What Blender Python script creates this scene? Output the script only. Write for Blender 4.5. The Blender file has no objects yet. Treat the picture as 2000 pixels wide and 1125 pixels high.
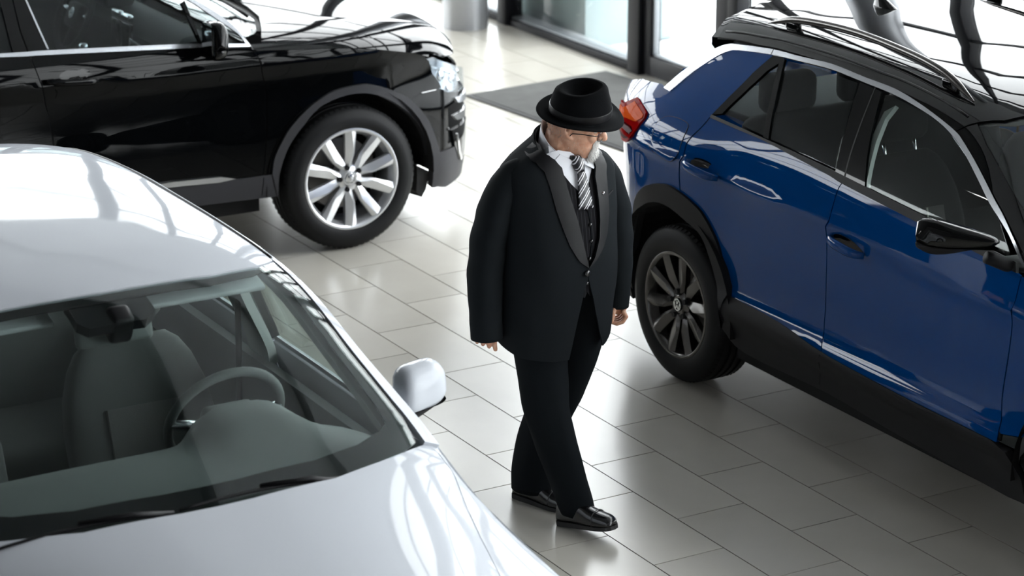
import bpy, bmesh, math, random
from mathutils import Vector, Matrix, Euler
random.seed(7)
sc = bpy.context.scene
COL = sc.collection
pi = math.pi

# ---------------------------------------------------------------- camera
YAW, PITCH = math.radians(149.7653), math.radians(18.3052)
cam_d = bpy.data.cameras.new('camera')
cam = bpy.data.objects.new('camera', cam_d); COL.objects.link(cam)
cam.location = (8.2173, -6.1707, 3.8178)
cam.rotation_euler = (pi/2 - PITCH, 0, YAW - pi/2)
cam_d.sensor_width = 36.0
cam_d.lens = 5066.27/2000*36
cam_d.clip_start = 0.1; cam_d.clip_end = 200
cam_d.dof.use_dof = True
cam_d.dof.focus_distance = 9.25
cam_d.dof.aperture_fstop = 3.6
sc.camera = cam

# ---------------------------------------------------------------- sky and exposure
w = bpy.data.worlds.new('overcast_sky'); sc.world = w; w.use_nodes = True
bg = w.node_tree.nodes['Background']
bg.inputs[0].default_value = (0.95, 0.975, 1.0, 1); bg.inputs[1].default_value = 7.5
sc.view_settings.view_transform = 'Standard'; sc.view_settings.look = 'None'
sc.view_settings.gamma = 1.0; sc.view_settings.use_curve_mapping = False
sc.view_settings.exposure = 0.35
sc.cycles.max_bounces = 10; sc.cycles.diffuse_bounces = 4; sc.cycles.glossy_bounces = 5
sc.cycles.transparent_max_bounces = 16; sc.cycles.caustics_reflective = False; sc.cycles.caustics_refractive = False
sc.cycles.sample_clamp_indirect = 6.0
sc.cycles.use_denoising = True

def portal(loc, rot, sx, sy):
    d = bpy.data.lights.new('window_portal', 'AREA'); d.shape = 'RECTANGLE'; d.size = sx; d.size_y = sy
    d.cycles.is_portal = True
    o = bpy.data.objects.new('window_portal', d); COL.objects.link(o); o.location = loc; o.rotation_euler = rot
portal((-1, 2.75, 3.0), (-pi/2, 0, 0), 29, 6.0)
portal((-13.4, -5.2, 3.0), (0, -pi/2, 0), 6.0, 16)

# ---------------------------------------------------------------- materials
MATS = {}
def nmat(name):
    m = bpy.data.materials.new(name); m.use_nodes = True
    MATS[name] = m
    return m, m.node_tree.nodes, m.node_tree.links, m.node_tree.nodes['Principled BSDF']
def pmat(name, col, rough=0.5, metal=0.0, spec=0.5, coat=0.0, coat_r=0.03, noise=None, bump=None, sheen=0.0, emit=None):
    """principled material; noise=(scale, amount) varies colour, bump=(scale, strength) adds fine relief"""
    m, n, l, b = nmat(name)
    b.inputs['Base Color'].default_value = (*col, 1); b.inputs['Roughness'].default_value = rough
    b.inputs['Metallic'].default_value = metal; b.inputs['Specular IOR Level'].default_value = spec
    b.inputs['Coat Weight'].default_value = coat; b.inputs['Coat Roughness'].default_value = coat_r
    if sheen: b.inputs['Sheen Weight'].default_value = sheen; b.inputs['Sheen Roughness'].default_value = 0.5
    if emit: b.inputs['Emission Color'].default_value = (*emit[:3], 1); b.inputs['Emission Strength'].default_value = emit[3]
    if noise or bump:
        tc = n.new('ShaderNodeTexCoord')
    if noise:
        t = n.new('ShaderNodeTexNoise'); t.inputs['Scale'].default_value = noise[0]; t.inputs['Detail'].default_value = 5
        l.new(tc.outputs['Object'], t.inputs['Vector'])
        mx = n.new('ShaderNodeMix'); mx.data_type = 'RGBA'
        a = noise[1]
        mx.inputs[6].default_value = (*[c*(1-a) for c in col], 1); mx.inputs[7].default_value = (*[min(1, c*(1+a)) for c in col], 1)
        l.new(t.outputs['Fac'], mx.inputs[0]); l.new(mx.outputs[2], b.inputs['Base Color'])
    if bump:
        t2 = n.new('ShaderNodeTexNoise'); t2.inputs['Scale'].default_value = bump[0]; t2.inputs['Detail'].default_value = 3
        l.new(tc.outputs['Object'], t2.inputs['Vector'])
        bp = n.new('ShaderNodeBump'); bp.inputs['Strength'].default_value = bump[1]; bp.inputs['Distance'].default_value = 0.002
        l.new(t2.outputs['Fac'], bp.inputs['Height']); l.new(bp.outputs['Normal'], b.inputs['Normal'])
    return m
def pane_mat(name, tint, refl=1.0, rough=0.0):
    """thin glass: clear or tinted transmission plus a fresnel mirror"""
    m, n, l, b = nmat(name); n.remove(b)
    out = n['Material Output']
    tr = n.new('ShaderNodeBsdfTransparent'); tr.inputs[0].default_value = (*tint, 1)
    gl = n.new('ShaderNodeBsdfGlossy'); gl.inputs['Roughness'].default_value = rough
    lw = n.new('ShaderNodeLayerWeight'); lw.inputs[0].default_value = 0.5
    pw = n.new('ShaderNodeMath'); pw.operation = 'POWER'; pw.inputs[1].default_value = 5.0
    l.new(lw.outputs['Facing'], pw.inputs[0])
    mu = n.new('ShaderNodeMath'); mu.operation = 'MULTIPLY_ADD'; mu.inputs[1].default_value = 0.93*refl; mu.inputs[2].default_value = 0.045*refl
    l.new(pw.outputs[0], mu.inputs[0])
    mx = n.new('ShaderNodeMixShader')
    l.new(mu.outputs[0], mx.inputs[0]); l.new(tr.outputs[0], mx.inputs[1]); l.new(gl.outputs[0], mx.inputs[2])
    l.new(mx.outputs[0], out.inputs[0])
    return m
def M(n): return MATS[n]

# ---------------------------------------------------------------- object helpers
def tag(o, label=None, cat=None, group=None, kind=None):
    if label: o['label'] = label
    if cat: o['category'] = cat
    if group: o['group'] = group
    if kind: o['kind'] = kind
    return o
def empty(name, loc=(0, 0, 0), rz=0.0):
    o = bpy.data.objects.new(name, None); COL.objects.link(o); o.location = loc; o.rotation_euler = (0, 0, rz)
    o.empty_display_size = 0.2
    return o
def link(name, me, mat=None, parent=None):
    o = bpy.data.objects.new(name, me); COL.objects.link(o)
    if mat is not None and not me.materials: me.materials.append(M(mat) if isinstance(mat, str) else mat)
    if parent: o.parent = parent
    return o
def raw(verts, faces, smooth=True, normals=None):
    me = bpy.data.meshes.new('m'); me.from_pydata([tuple(v) for v in verts], [], faces); me.update()
    if smooth:
        me.polygons.foreach_set('use_smooth', [True]*len(me.polygons))
    if normals:
        me.normals_split_custom_set_from_vertices([tuple(x) for x in normals])
    return me
def from_bm(bm, smooth=True, angle=None):
    bmesh.ops.recalc_face_normals(bm, faces=bm.faces[:])
    me = bpy.data.meshes.new('m'); bm.to_mesh(me); bm.free()
    if smooth: me.polygons.foreach_set('use_smooth', [True]*len(me.polygons))
    if angle: me.set_sharp_from_angle(angle=angle)
    return me
def bm_box(bm, c, s, bev=0.0, rot=None, seg=2):
    r = bmesh.ops.create_cube(bm, size=1.0); vs = r['verts']
    for v in vs: v.co = Vector((v.co.x*s[0], v.co.y*s[1], v.co.z*s[2]))
    if bev:
        es = list({e for v in vs for e in v.link_edges})
        rr = bmesh.ops.bevel(bm, geom=es, offset=bev, segments=seg, affect='EDGES', profile=0.5)
        vs = list({v for f in rr['faces'] for v in f.verts} | {v for v in vs if v.is_valid})
    for v in vs:
        if rot is not None: v.co = rot @ v.co
        v.co += Vector(c)
    return vs
def box(name, c, s, mat, parent=None, bev=0.0, rot=None):
    bm = bmesh.new(); bm_box(bm, c, s, bev, rot)
    return link(name, from_bm(bm, smooth=bev > 0, angle=math.radians(40)), mat, parent)
def loft(rings, closed=True, cap0=True, cap1=True):
    """rings: list of equally long point lists -> verts, faces"""
    V = [p for r in rings for p in r]; n = len(rings[0]); Fs = []
    for i in range(len(rings)-1):
        for j in range(n if closed else n-1):
            k = (j+1) % n
            Fs.append((i*n+j, i*n+k, (i+1)*n+k, (i+1)*n+j))
    if closed and cap0: Fs.append(tuple(range(n-1, -1, -1)))
    if closed and cap1: Fs.append(tuple((len(rings)-1)*n+j for j in range(n)))
    return V, Fs
def tube_rings(path, radii, n=12, up=None):
    """rings of circles/ellipses along a path; radii: number or (a, b)"""
    P = [Vector(p) for p in path]; out = []
    prev = None
    for i, p in enumerate(P):
        t = (P[min(i+1, len(P)-1)] - P[max(i-1, 0)]).normalized()
        if prev is None:
            ref = Vector(up) if up else (Vector((0, 0, 1)) if abs(t.z) < 0.9 else Vector((1, 0, 0)))
        else: ref = prev
        u = (ref - t*ref.dot(t)).normalized(); v = t.cross(u); prev = u
        r = radii[i] if isinstance(radii, (list, tuple)) and not isinstance(radii[0], (int, float)) or isinstance(radii, list) else radii
        a, b = (r, r) if isinstance(r, (int, float)) else r
        out.append([p + u*(a*math.cos(2*pi*j/n)) + v*(b*math.sin(2*pi*j/n)) for j in range(n)])
    return out
def tube(name, path, radii, mat, parent=None, n=12, up=None, caps=True):
    V, Fs = loft(tube_rings(path, radii, n, up), True, caps, caps)
    return link(name, raw(V, Fs), mat, parent)
def lathe_mesh(prof, n=48, axis='y'):
    """prof: list of (r, h); revolve about axis"""
    rings = []
    for r, h in prof:
        ring = []
        for j in range(n):
            a = 2*pi*j/n
            c, s = r*math.cos(a), r*math.sin(a)
            ring.append((c, h, s) if axis == 'y' else ((c, s, h) if axis == 'z' else (h, c, s)))
        rings.append(ring)
    return loft(rings, True, False, False)
def smooth_path(pts, n=8, closed=False):
    """Catmull-Rom through pts"""
    P = [Vector(p) for p in pts]; m = len(P); out = []
    rng = range(m if closed else m-1)
    for i in rng:
        p0 = P[(i-1) % m] if closed or i > 0 else P[0]*2-P[1]
        p1 = P[i]; p2 = P[(i+1) % m]
        p3 = P[(i+2) % m] if closed or i+2 < m else P[-1]*2-P[-2]
        for k in range(n):
            t = k/n
            out.append(0.5*((2*p1)+(p2-p0)*t+(2*p0-5*p1+4*p2-p3)*t*t+(3*p1-p0-3*p2+p3)*t**3))
    if not closed: out.append(P[-1].copy())
    return out
def interp(tab, x):
    """smooth (monotone cubic-ish) table lookup"""
    if x <= tab[0][0]: return tab[0][1]
    if x >= tab[-1][0]: return tab[-1][1]
    for i in range(len(tab)-1):
        if x <= tab[i+1][0]:
            x0, y0 = tab[i]; x1, y1 = tab[i+1]; h = x1-x0; t = (x-x0)/h
            d = (y1-y0)/h
            dm = (y0-tab[i-1][1])/(x0-tab[i-1][0]) if i > 0 else d
            dp = (tab[i+2][1]-y1)/(tab[i+2][0]-x1) if i+2 < len(tab) else d
            m0 = 0 if dm*d <= 0 else 2*dm*d/(dm+d)
            m1 = 0 if dp*d <= 0 else 2*dp*d/(dp+d)
            return (2*t**3-3*t**2+1)*y0+(t**3-2*t**2+t)*h*m0+(-2*t**3+3*t**2)*y1+(t**3-t**2)*h*m1
def sstep(a, b, x):
    t = max(0.0, min(1.0, (x-a)/(b-a))); return t*t*(3-2*t)
# ================================================================ the showroom
def room():
    # tile: light beige-grey porcelain, satin
    m, n, l, b = nmat('floor_tile')
    tc = n.new('ShaderNodeTexCoord'); oi = n.new('ShaderNodeObjectInfo')
    geo = n.new('ShaderNodeNewGeometry')
    t1 = n.new('ShaderNodeTexNoise'); t1.inputs['Scale'].default_value = 3.0; t1.inputs['Detail'].default_value = 6
    l.new(geo.outputs['Position'], t1.inputs['Vector'])
    r1 = n.new('ShaderNodeValToRGB'); r1.color_ramp.elements[0].color = (0.50, 0.472, 0.415, 1); r1.color_ramp.elements[1].color = (0.545, 0.517, 0.458, 1)
    r1.color_ramp.elements[0].position = 0.3; r1.color_ramp.elements[1].position = 0.75
    l.new(t1.outputs['Fac'], r1.inputs[0])
    hs = n.new('ShaderNodeHueSaturation'); l.new(r1.outputs[0], hs.inputs['Color'])
    mr = n.new('ShaderNodeMapRange'); mr.inputs['To Min'].default_value = 0.94; mr.inputs['To Max'].default_value = 1.05
    l.new(oi.outputs['Random'], mr.inputs['Value']); l.new(mr.outputs[0], hs.inputs['Value'])
    l.new(hs.outputs[0], b.inputs['Base Color'])
    b.inputs['Roughness'].default_value = 0.235
    b.inputs['Specular IOR Level'].default_value = 0.8
    pmat('grout', (0.06, 0.06, 0.057), 0.9)
    pmat('frame_dark', (0.010, 0.010, 0.013), 0.45, spec=0.2)
    pmat('frame_gasket', (0.30, 0.32, 0.34), 0.35, 0.4)
    pmat('column_grey', (0.42, 0.43, 0.45), 0.38, 0.55, noise=(40, 0.04))
    pmat('ceiling_white', (0.075, 0.077, 0.08), 0.8)
    pmat('wall_grey', (0.30, 0.305, 0.31), 0.75)
    pmat('wall_dark', (0.09, 0.09, 0.095), 0.7)
    pmat('mat_carpet', (0.085, 0.085, 0.082), 0.95, noise=(9, 0.35), bump=(260, 1.0))
    pmat('mat_edge', (0.02, 0.02, 0.021), 0.6)
    pmat('snow', (0.93, 0.94, 0.95), 0.8, noise=(2.0, 0.03))
    pmat('slush', (0.52, 0.53, 0.54), 0.7, noise=(3.0, 0.25))
    pmat('vestibule', (0.24, 0.31, 0.32), 0.6)
    pmat('handle_metal', (0.14, 0.15, 0.14), 0.35, 0.8)
    pmat('lamp_glow', (1, 1, 1), 0.5, emit=(1.0, 0.97, 0.92, 28.0))
    pmat('lamp_ring', (0.6, 0.6, 0.6), 0.4)
    pane_mat('window_glass', (0.975, 0.985, 0.98))
    # ---- floor
    X0, X1, Y0, Y1 = -13.0, 15.0, -13.0, 2.40
    fl = box('floor', ((X0+X1)/2, (Y0+2.62)/2, -0.053), (X1-X0, 2.62-Y0, 0.1), 'grout'); tag(fl, kind='structure')
    g = 0.0052
    bm = bmesh.new(); bm_box(bm, (0, 0, -0.004), (0.6-g, 0.3-g, 0.008)); tm = from_bm(bm, False)
    tm.materials.append(M('floor_tile'))
    cy, sy = math.cos(YAW), math.sin(YAW); cp, sp = math.cos(PITCH), math.sin(PITCH)
    fw = Vector((cy*cp, sy*cp, -sp)); rt = Vector((sy, -cy, 0)); dn = fw.cross(rt)
    inview, rest = [], []
    for v in range(-43, 10):
        yc = v*0.3 - 0.15
        if yc < Y0 or yc > 2.56: continue
        for k in range(-22, 26):
            u = 2*k + (v % 2)
            xc = (u+1)*0.3
            if xc < X0 or xc > X1: continue
            d = Vector((xc, yc, 0)) - cam.location; z = d.dot(fw)
            px, py = (d.dot(rt)/z*5066, d.dot(dn)/z*5066) if z > 1 else (9e9, 9e9)
            if abs(px) < 1090 and -620 < py < 640:
                # hidden under a car body or in view
                hid = (-1.2 < xc < 3.3 and -4.3 < yc < -2.9) or (-.7 < xc < 2.8 and .1 < yc < 1.2) or (-4.3 < xc < -2.9 and -4 < yc < -.1)
                inview.append((z+(50 if hid else 0), xc, yc))
            else: rest.append((xc, yc))
    inview.sort()
    for z, xc, yc in inview[:300]:
        o = link('tile', tm, None, fl); o.location = (xc, yc, 0.0)
    bm = bmesh.new()
    for xc, yc in [(a, b_) for _, a, b_ in inview[300:]] + rest:
        bm_box(bm, (xc, yc, -0.004), (0.6-g, 0.3-g, 0.008))
    o = link('tile_field', from_bm(bm, False), 'floor_tile', fl); o['kind'] = 'stuff'
    # ---- ceiling, far walls (behind the camera)
    cl = tag(box('ceiling', (0, 0, 0), (28.4, 15.9, 0.12), 'ceiling_white'), kind='structure'); cl.location = (1, -5, 6.06)
    pmat('soffit_white', (0.36, 0.37, 0.38), 0.8)
    tag(box('trim_1', (1, -0.82, 5.94), (28.2, 1.56, 0.10), 'soffit_white'), kind='structure')
    tag(box('trim_2', (1, 1.20, 5.88), (28.2, 2.40, 0.22), 'soffit_white'), kind='structure')
    tag(box('trim_3', (1, -1.64, 5.92), (28.2, 0.08, 0.16), 'frame_dark'), kind='structure')
    tag(box('wall_right', (15.1, -5.2, 3.0), (0.2, 15.6, 6.0), 'wall_dark'), kind='structure')
    tag(box('wall_front', (1, -13.1, 3.0), (28.4, 0.2, 6.0), 'wall_dark'), kind='structure')
    wl = tag(box('wall_left', (-13.1, -5.2, 0.25), (0.2, 15.6, 0.5), 'wall_grey'), kind='structure')
    w2 = empty('window_2', (-13.1, 0, 0)); tag(w2, kind='structure')
    for k in range(8):
        y = -13.0+2.2*k; box('post', (0, y, 3.25), (0.16, 0.12, 5.5), 'frame_dark', w2)
        if k < 7:
            box('pane', (0, y+1.1, 3.25), (0.012, 2.08, 5.5), 'window_glass', w2)
            for z in (1.6, 2.7, 3.8, 4.9): box('rail', (0, y+1.1, z), (0.10, 2.08, 0.05), 'frame_dark', w2)
    # ---- glazed wall along y = 2.5 : posts, sills, rails, panes, door
    yg = 2.50
    wb = empty('window_1', (0, yg, 0)); tag(wb, kind='structure')
    def fr(name, x0, x1, z0, z1, y0=-0.05, y1=0.09, mat='frame_dark', par=None):
        return box(name, ((x0+x1)/2, (y0+y1)/2, (z0+z1)/2), (x1-x0, y1-y0, z1-z0), mat, par or wb, bev=0.004)
    posts = [-13.0, -10.9, -8.8, -6.92, -5.22, -4.02, -2.0, 0.1, 2.2, 4.3, 6.4, 8.5, 10.6, 12.7, 15.0]
    wide = {-6.92: (-6.76, -6.64), -5.22: (-5.13, -5.00)}
    spans = []
    for i, x in enumerate(posts):
        a, b_ = wide.get(x, (x-0.05, x+0.05))
        fr('post', a, b_, 0.0, 6.0, -0.06 if x in wide else -0.05, 0.07 if x in wide else 0.06)
        spans.append((a, b_))
    rails = [2.55, 3.4, 4.25, 5.1]
    for i in range(len(posts)-1):
        x0, x1 = spans[i][1], spans[i+1][0]
        door = abs(posts[i]+5.22) < 0.01
        if not door:
            fr('sill', x0, x1, 0.0, 0.045, -0.04, 0.10)
            fr('sill_cap', x0, x1, 0.045, 0.062, -0.015, 0.10, 'frame_gasket')
        fr('pane', x0, x1, 0.06 if not door else 2.55, 5.95, 0.030, 0.042, 'window_glass')
        for z in rails: fr('rail', x0, x1, z-0.02, z+0.02, -0.03, 0.05)
    # ---- door leaf
    dr = empty('door_1', (0, yg, 0)); tag(dr, kind='structure')
    a, b_ = -5.00, -4.055
    fr('stile', a+0.005, a+0.085, 0.012, 2.5, -0.03, 0.05, par=dr); fr('stile', b_-0.165, b_-0.005, 0.012, 2.5, -0.03, 0.05, par=dr)
    fr('bottom_rail', a+0.085, b_-0.165, 0.012, 0.135, -0.03, 0.05, par=dr); fr('top_rail', a+0.085, b_-0.165, 2.4, 2.5, -0.03, 0.05, par=dr)
    fr('gasket', a+0.085, a+0.10, 0.135, 2.4, -0.012, 0.03, 'frame_gasket', dr)
    fr('gasket', a+0.10, b_-0.165, 0.135, 0.15, -0.012, 0.03, 'frame_gasket', dr)
    fr('pane', a+0.10, b_-0.165, 0.15, 2.4, 0.012, 0.022, 'window_glass', dr)
    h = tube('door_handle', [(b_-0.26, -0.075, 0.80), (b_-0.26, -0.075, 1.75)], 0.014, 'handle_metal', dr)
    for z in (0.92, 1.63): tube('handle_mount', [(b_-0.26, -0.075, z), (b_-0.06, -0.02, z)], 0.009, 'handle_metal', dr, n=8)
    # ---- outside: snow, cleared strip, vestibule wall
    tag(box('ground_outside', (0, 22.6, -0.11), (120, 40, 0.1), 'snow'), kind='structure')
    tag(box('paving_outside', (-1, 2.82, -0.052), (30, 0.42, 0.02), 'slush'), kind='structure')
    vb = box('planter_wall', (-6.45, 3.0, 0.4), (1.0, 0.72, 0.9), 'vestibule', bev=0.01)
    tag(vb, kind='structure')
    # ---- round columns
    V, Fs = lathe_mesh([(0.0, 0), (0.155, 0), (0.155, 6.0), (0.0, 6.0)], 64, 'z'); cm = raw(V, Fs, True); cm.set_sharp_from_angle(angle=0.7)
    cm.materials.append(M('column_grey'))
    for i, (x, y, lb) in enumerate([(-6.77, 2.20, 'round grey steel column beside the glass wall'), (-2.35, 2.12, 'round grey column hidden behind the blue car'), (2.2, 2.12, 'round grey column right of the blue car outside the picture')]):
        o = link('column', cm); o.location = (x, y, 0)
        tag(o, lb, 'column', 'columns along the glass wall') if i == 0 else tag(o, kind='structure')
    # ---- ceiling downlights
    for i in range(5):
        for j in range(3):
            x, y = -7+i*4.2, -11.5+j*2.4
            V, Fs = lathe_mesh([(0.0, -0.01), (0.06, -0.01)], 24, 'z')
            lp = link('ceiling_light', raw(V, Fs), 'lamp_glow', cl); lp.location = (x-1, y+5, 6.0-6.06-.0)
            V, Fs = lathe_mesh([(0.06, -0.012), (0.08, -0.012), (0.08, 0.0)], 24, 'z'); link('ring', raw(V, Fs), 'lamp_ring', lp)
    # ---- door mat
    mt = empty('door_mat', (-5.075, 1.25, 0), math.radians(5.2)); tag(mt, 'dark grey ribbed entrance mat lying on the tiles before the glass door', 'mat')
    bm = bmesh.new(); bm_box(bm, (1.1, 0.535, 0.006), (2.2, 1.07, 0.010), 0.003); link('border', from_bm(bm, True, 0.6), 'mat_edge', mt)
    bm = bmesh.new(); bm_box(bm, (1.1, 0.535, 0.009), (2.15, 1.02, 0.012), 0.003); link('carpet', from_bm(bm, True, 0.6), 'mat_carpet', mt)
room()
# ================================================================ car body surfaces
# Each car lives in its own frame: l runs forward from a reference axle, w is the half width (right side = -y), z is up.
# ---- blue crossover (reference: rear axle)
BL_P = [(-.86, .40), (-.84, .50), (-.80, .60), (-.72, .69), (-.6, .775), (-.45, .85), (-.3, .885), (-.15, .903), (0, .907), (.4, .897), (1.0, .890), (1.8, .893), (2.4, .905), (2.75, .90), (3.0, .85), (3.25, .72), (3.40, .48), (3.44, .3)]
BL_V = [(.20, -.055), (.36, -.024), (.43, .002), (.46, -.006), (.52, -.034), (.60, -.038), (.75, -.030), (.88, -.017), (.918, -.006), (.934, 0.0), (.940, -.001), (.953, -.011), (1.0, -.019), (1.06, -.030), (1.10, -.042), (1.2, -.086), (1.3, -.144), (1.4, -.210), (1.46, -.253), (1.5, -.29), (1.56, -.38)]
def blue_w(l, z):
    zz = z - 0.060*sstep(1.9, -0.3, l)*sstep(0.7, 1.0, z)
    w = interp(BL_P, l) + interp(BL_V, zz)
    w += 0.020*sstep(.52, .10, abs(l+.05))*sstep(.55, .85, z)*sstep(1.22, .98, z)
    w -= 0.13*sstep(.9, -.6, l)*sstep(1.05, 1.35, z)
    return w
BL_EZ = [(-.55, 1.30), (-.30, 1.375), (-.10, 1.425), (.05, 1.449), (.15, 1.457), (.35, 1.475), (.7, 1.486), (.93, 1.477), (1.1, 1.470), (1.26, 1.453), (1.41, 1.426), (1.515, 1.400), (1.57, 1.380), (1.67, 1.344), (1.77, 1.297), (1.86, 1.2525), (1.93, 1.2196), (2.006, 1.178), (2.058, 1.149), (2.35, .99)]
BL_CZ = [(-.62, 1.485), (-.3, 1.535), (.1, 1.565), (.5, 1.577), (1.0, 1.573), (1.35, 1.553), (1.6, 1.515), (1.75, 1.468), (2.0, 1.325), (2.40, 1.06)]
def blue_cap(l, t):
    """roof and windscreen: t = -1..1 across"""
    ez = interp(BL_EZ, l); we = blue_w(l, ez); a = abs(t)
    k = sstep(1.5, 1.9, l)
    h = 1 - (.42+.38*k)*a**2 - (.58-.38*k)*a**9
    return (l, we*t, ez + (interp(BL_CZ, l)-ez)*h)
# ---- black crossover (reference: front axle)
BK_P = [(-3.62, .40), (-3.58, .62), (-3.45, .78), (-3.2, .87), (-2.9, .905), (-2.6, .915), (-2.2, .910), (-1.5, .904), (-.8, .904), (-.3, .911), (0, .916), (.2, .905), (.4, .870), (.55, .825), (.70, .722), (.80, .605), (.86, .46), (.89, .30)]
BK_V = [(.2, -.06), (.3, -.03), (.42, -.018), (.6, -.018), (.8, -.030), (.90, -.026), (.945, -.014), (.978, -.002), (.985, 0), (.990, -.001), (1.003, -.009), (1.06, -.022), (1.1, -.036), (1.2, -.087), (1.4, -.186), (1.55, -.28), (1.62, -.36)]
def black_w(l, z):
    zz = z - 0.05*sstep(-.6, -2.6, l)*sstep(.6, .9, z)
    w = interp(BK_P, l) + interp(BK_V, zz)
    w += 0.012*sstep(.5, .1, abs(l))*sstep(.5, .75, z)*sstep(1.1, .9, z)
    return w
BK_HE = [(-.62, 1.062), (-.512, 1.052), (-.33, 1.037), (-.16, 1.024), (.04, 1.005), (.258, .962), (.427, .911), (.557, .861), (.70, .80), (.80, .755), (.88, .71)]
BK_HC = [(-.80, 1.115), (-.5, 1.115), (-.2, 1.105), (.1, 1.085), (.4, 1.045), (.6, 1.005), (.75, .955), (.84, .89), (.90, .80)]
def black_hood(l, t):
    ez = interp(BK_HE, l); we = black_w(l, ez) ; a = abs(t)
    h = 1 - .5*a**2.2 - .5*a**8
    h += 0.16*(sstep(.52, .60, a)-1)*0.6*sstep(.9, .4, l)*0.5   # raised power lines along the bonnet
    return (l, we*t, ez + (interp(BK_HC, l)-ez)*h)
BK_EZ = [(-3.6, 1.25), (-3.2, 1.42), (-2.8, 1.53), (-2.2, 1.585), (-1.7, 1.575), (-1.35, 1.52), (-1.05, 1.40), (-.8, 1.25), (-.55, 1.10), (-.4, 1.0)]
BK_CZ = [(-3.6, 1.42), (-3.2, 1.58), (-2.6, 1.655), (-2.0, 1.665), (-1.6, 1.635), (-1.3, 1.56), (-1.0, 1.43), (-.7, 1.295), (-.45, 1.185), (-.22, 1.09)]
def black_cap(l, t):
    ez = interp(BK_EZ, l); we = black_w(l, ez); a = abs(t)
    k = sstep(-1.7, -1.1, l)
    h = 1 - (.5+.35*k)*a**2 - (.5-.35*k)*a**8
    return (l, we*t, ez + (interp(BK_CZ, l)-ez)*h)
# ---- silver saloon (l = world x)
WH_P = [(-1.55, .45), (-1.5, .62), (-1.35, .78), (-1.1, .865), (-.7, .905), (-.2, .915), (.5, .912), (1.4, .912), (2.2, .915), (2.7, .915), (3.0, .885), (3.25, .80), (3.42, .62), (3.5, .4)]
WH_V = [(.2, -.05), (.35, -.02), (.5, -.008), (.6, -.010), (.7, -.026), (.75, -.046), (.80, -.066), (.85, -.088), (.9, -.106), (.96, -.118), (1.0, -.125), (1.1, -.165), (1.2, -.205), (1.3, -.235), (1.36, -.262), (1.40, -.285), (1.44, -.34)]
def white_w(l, z):
    return interp(WH_P, l) + interp(WH_V, z) - 0.05*sstep(.3, -1.2, l)*sstep(.95, 1.3, z)
WH_EZ = [(-1.5, .97), (-1.2, 1.07), (-.9, 1.185), (-.6, 1.285), (-.3, 1.345), (0, 1.376), (.3, 1.390), (.7, 1.394), (1.0, 1.385), (1.2, 1.365), (1.33, 1.335), (1.5, 1.265), (1.7, 1.155), (1.86, 1.06), (1.96, .995), (2.2, .90)]
WH_CZ = [(-1.5, 1.03), (-1.2, 1.16), (-.9, 1.28), (-.6, 1.37), (-.3, 1.42), (0, 1.443), (.3, 1.455), (.7, 1.458), (1.0, 1.452), (1.25, 1.432), (1.40, 1.405), (1.6, 1.315), (1.8, 1.20), (2.0, 1.085), (2.16, .995), (2.3, .93)]
def white_cap(l, t):
    ez = interp(WH_EZ, l); we = white_w(l, ez); a = abs(t)
    k = sstep(1.1, 1.5, l)
    h = 1 - (.55+.25*k)*a**2 - (.45-.25*k)*a**8
    return (l, we*t, ez + (interp(WH_CZ, l)-ez)*h)
WH_HE = [(1.7, 1.07), (1.85, 1.03), (1.95, .985), (2.05, .930), (2.3, .835), (2.6, .765), (3.0, .70), (3.25, .66), (3.45, .60)]
WH_HC = [(1.7, 1.10), (1.9, 1.075), (2.1, 1.042), (2.4, .995), (2.7, .95), (3.0, .895), (3.25, .83), (3.40, .76), (3.48, .68)]
WH_KW = [(1.9, .815), (2.05, .785), (2.3, .715), (2.6, .640), (3.0, .55), (3.4, .47)]
WH_KZ = [(1.7, 1.09), (1.85, 1.045), (1.95, .995), (2.07, .946), (2.3, .89), (2.6, .838), (3.0, .775), (3.25, .72), (3.45, .64)]
def white_hood(l, t):
    ez = interp(WH_HE, l); we = white_w(l, ez); a = abs(t)
    tc = min(.97, interp(WH_KW, l)/we); zk = interp(WH_KZ, l)
    if a < tc: z = interp(WH_HC, l) - (interp(WH_HC, l)-zk)*(.8*(a/tc)**2.4+.2*(a/tc)**7)
    else:
        q = (a-tc)/(1-tc); z = zk - (zk-ez)*(q**.75*.75+.25*q**3)
    return (l, we*t, z)
# ================================================================ the man's clothes as surfaces (frame: faces +x, left = +y)
MAN_AT = (0.60, -1.545)
#        z      cx    front   back   half width
TORSO = [(.60, .000, .135, .150, .190), (.70, .000, .152, .150, .200), (.80, .000, .172, .148, .208), (.90, .004, .180, .142, .210), (1.0, .004, .178, .132, .206), (1.1, .002, .166, .128, .206),
         (1.2, .000, .150, .128, .210), (1.28, -.004, .132, .126, .210), (1.34, -.006, .112, .120, .206), (1.38, -.006, .092, .108, .178), (1.415, -.006, .074, .090, .126), (1.445, -.004, .062, .074, .078), (1.47, -.002, .058, .066, .066)]
def torso(phi, z, off=0.0):
    """phi: 0 = front, + towards his left"""
    cx = interp([(r[0], r[1]) for r in TORSO], z); f = interp([(r[0], r[2]) for r in TORSO], z); b = interp([(r[0], r[3]) for r in TORSO], z); w_ = interp([(r[0], r[4]) for r in TORSO], z)
    c, s = math.cos(phi), math.sin(phi)
    e = 0.86
    x = cx + ((f+off) if c > 0 else (b+off))*math.copysign(abs(c)**e, c)
    y = (w_+off)*math.copysign(abs(s)**e, s)*(1-.12*sstep(1.0, .80, z) if s > 0 else 1.0)
    # shoulders slope: outer points sit lower
    return (x, y, z - 0.045*sstep(1.28, 1.40, z)*(abs(s)**2)*0.6)
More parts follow.
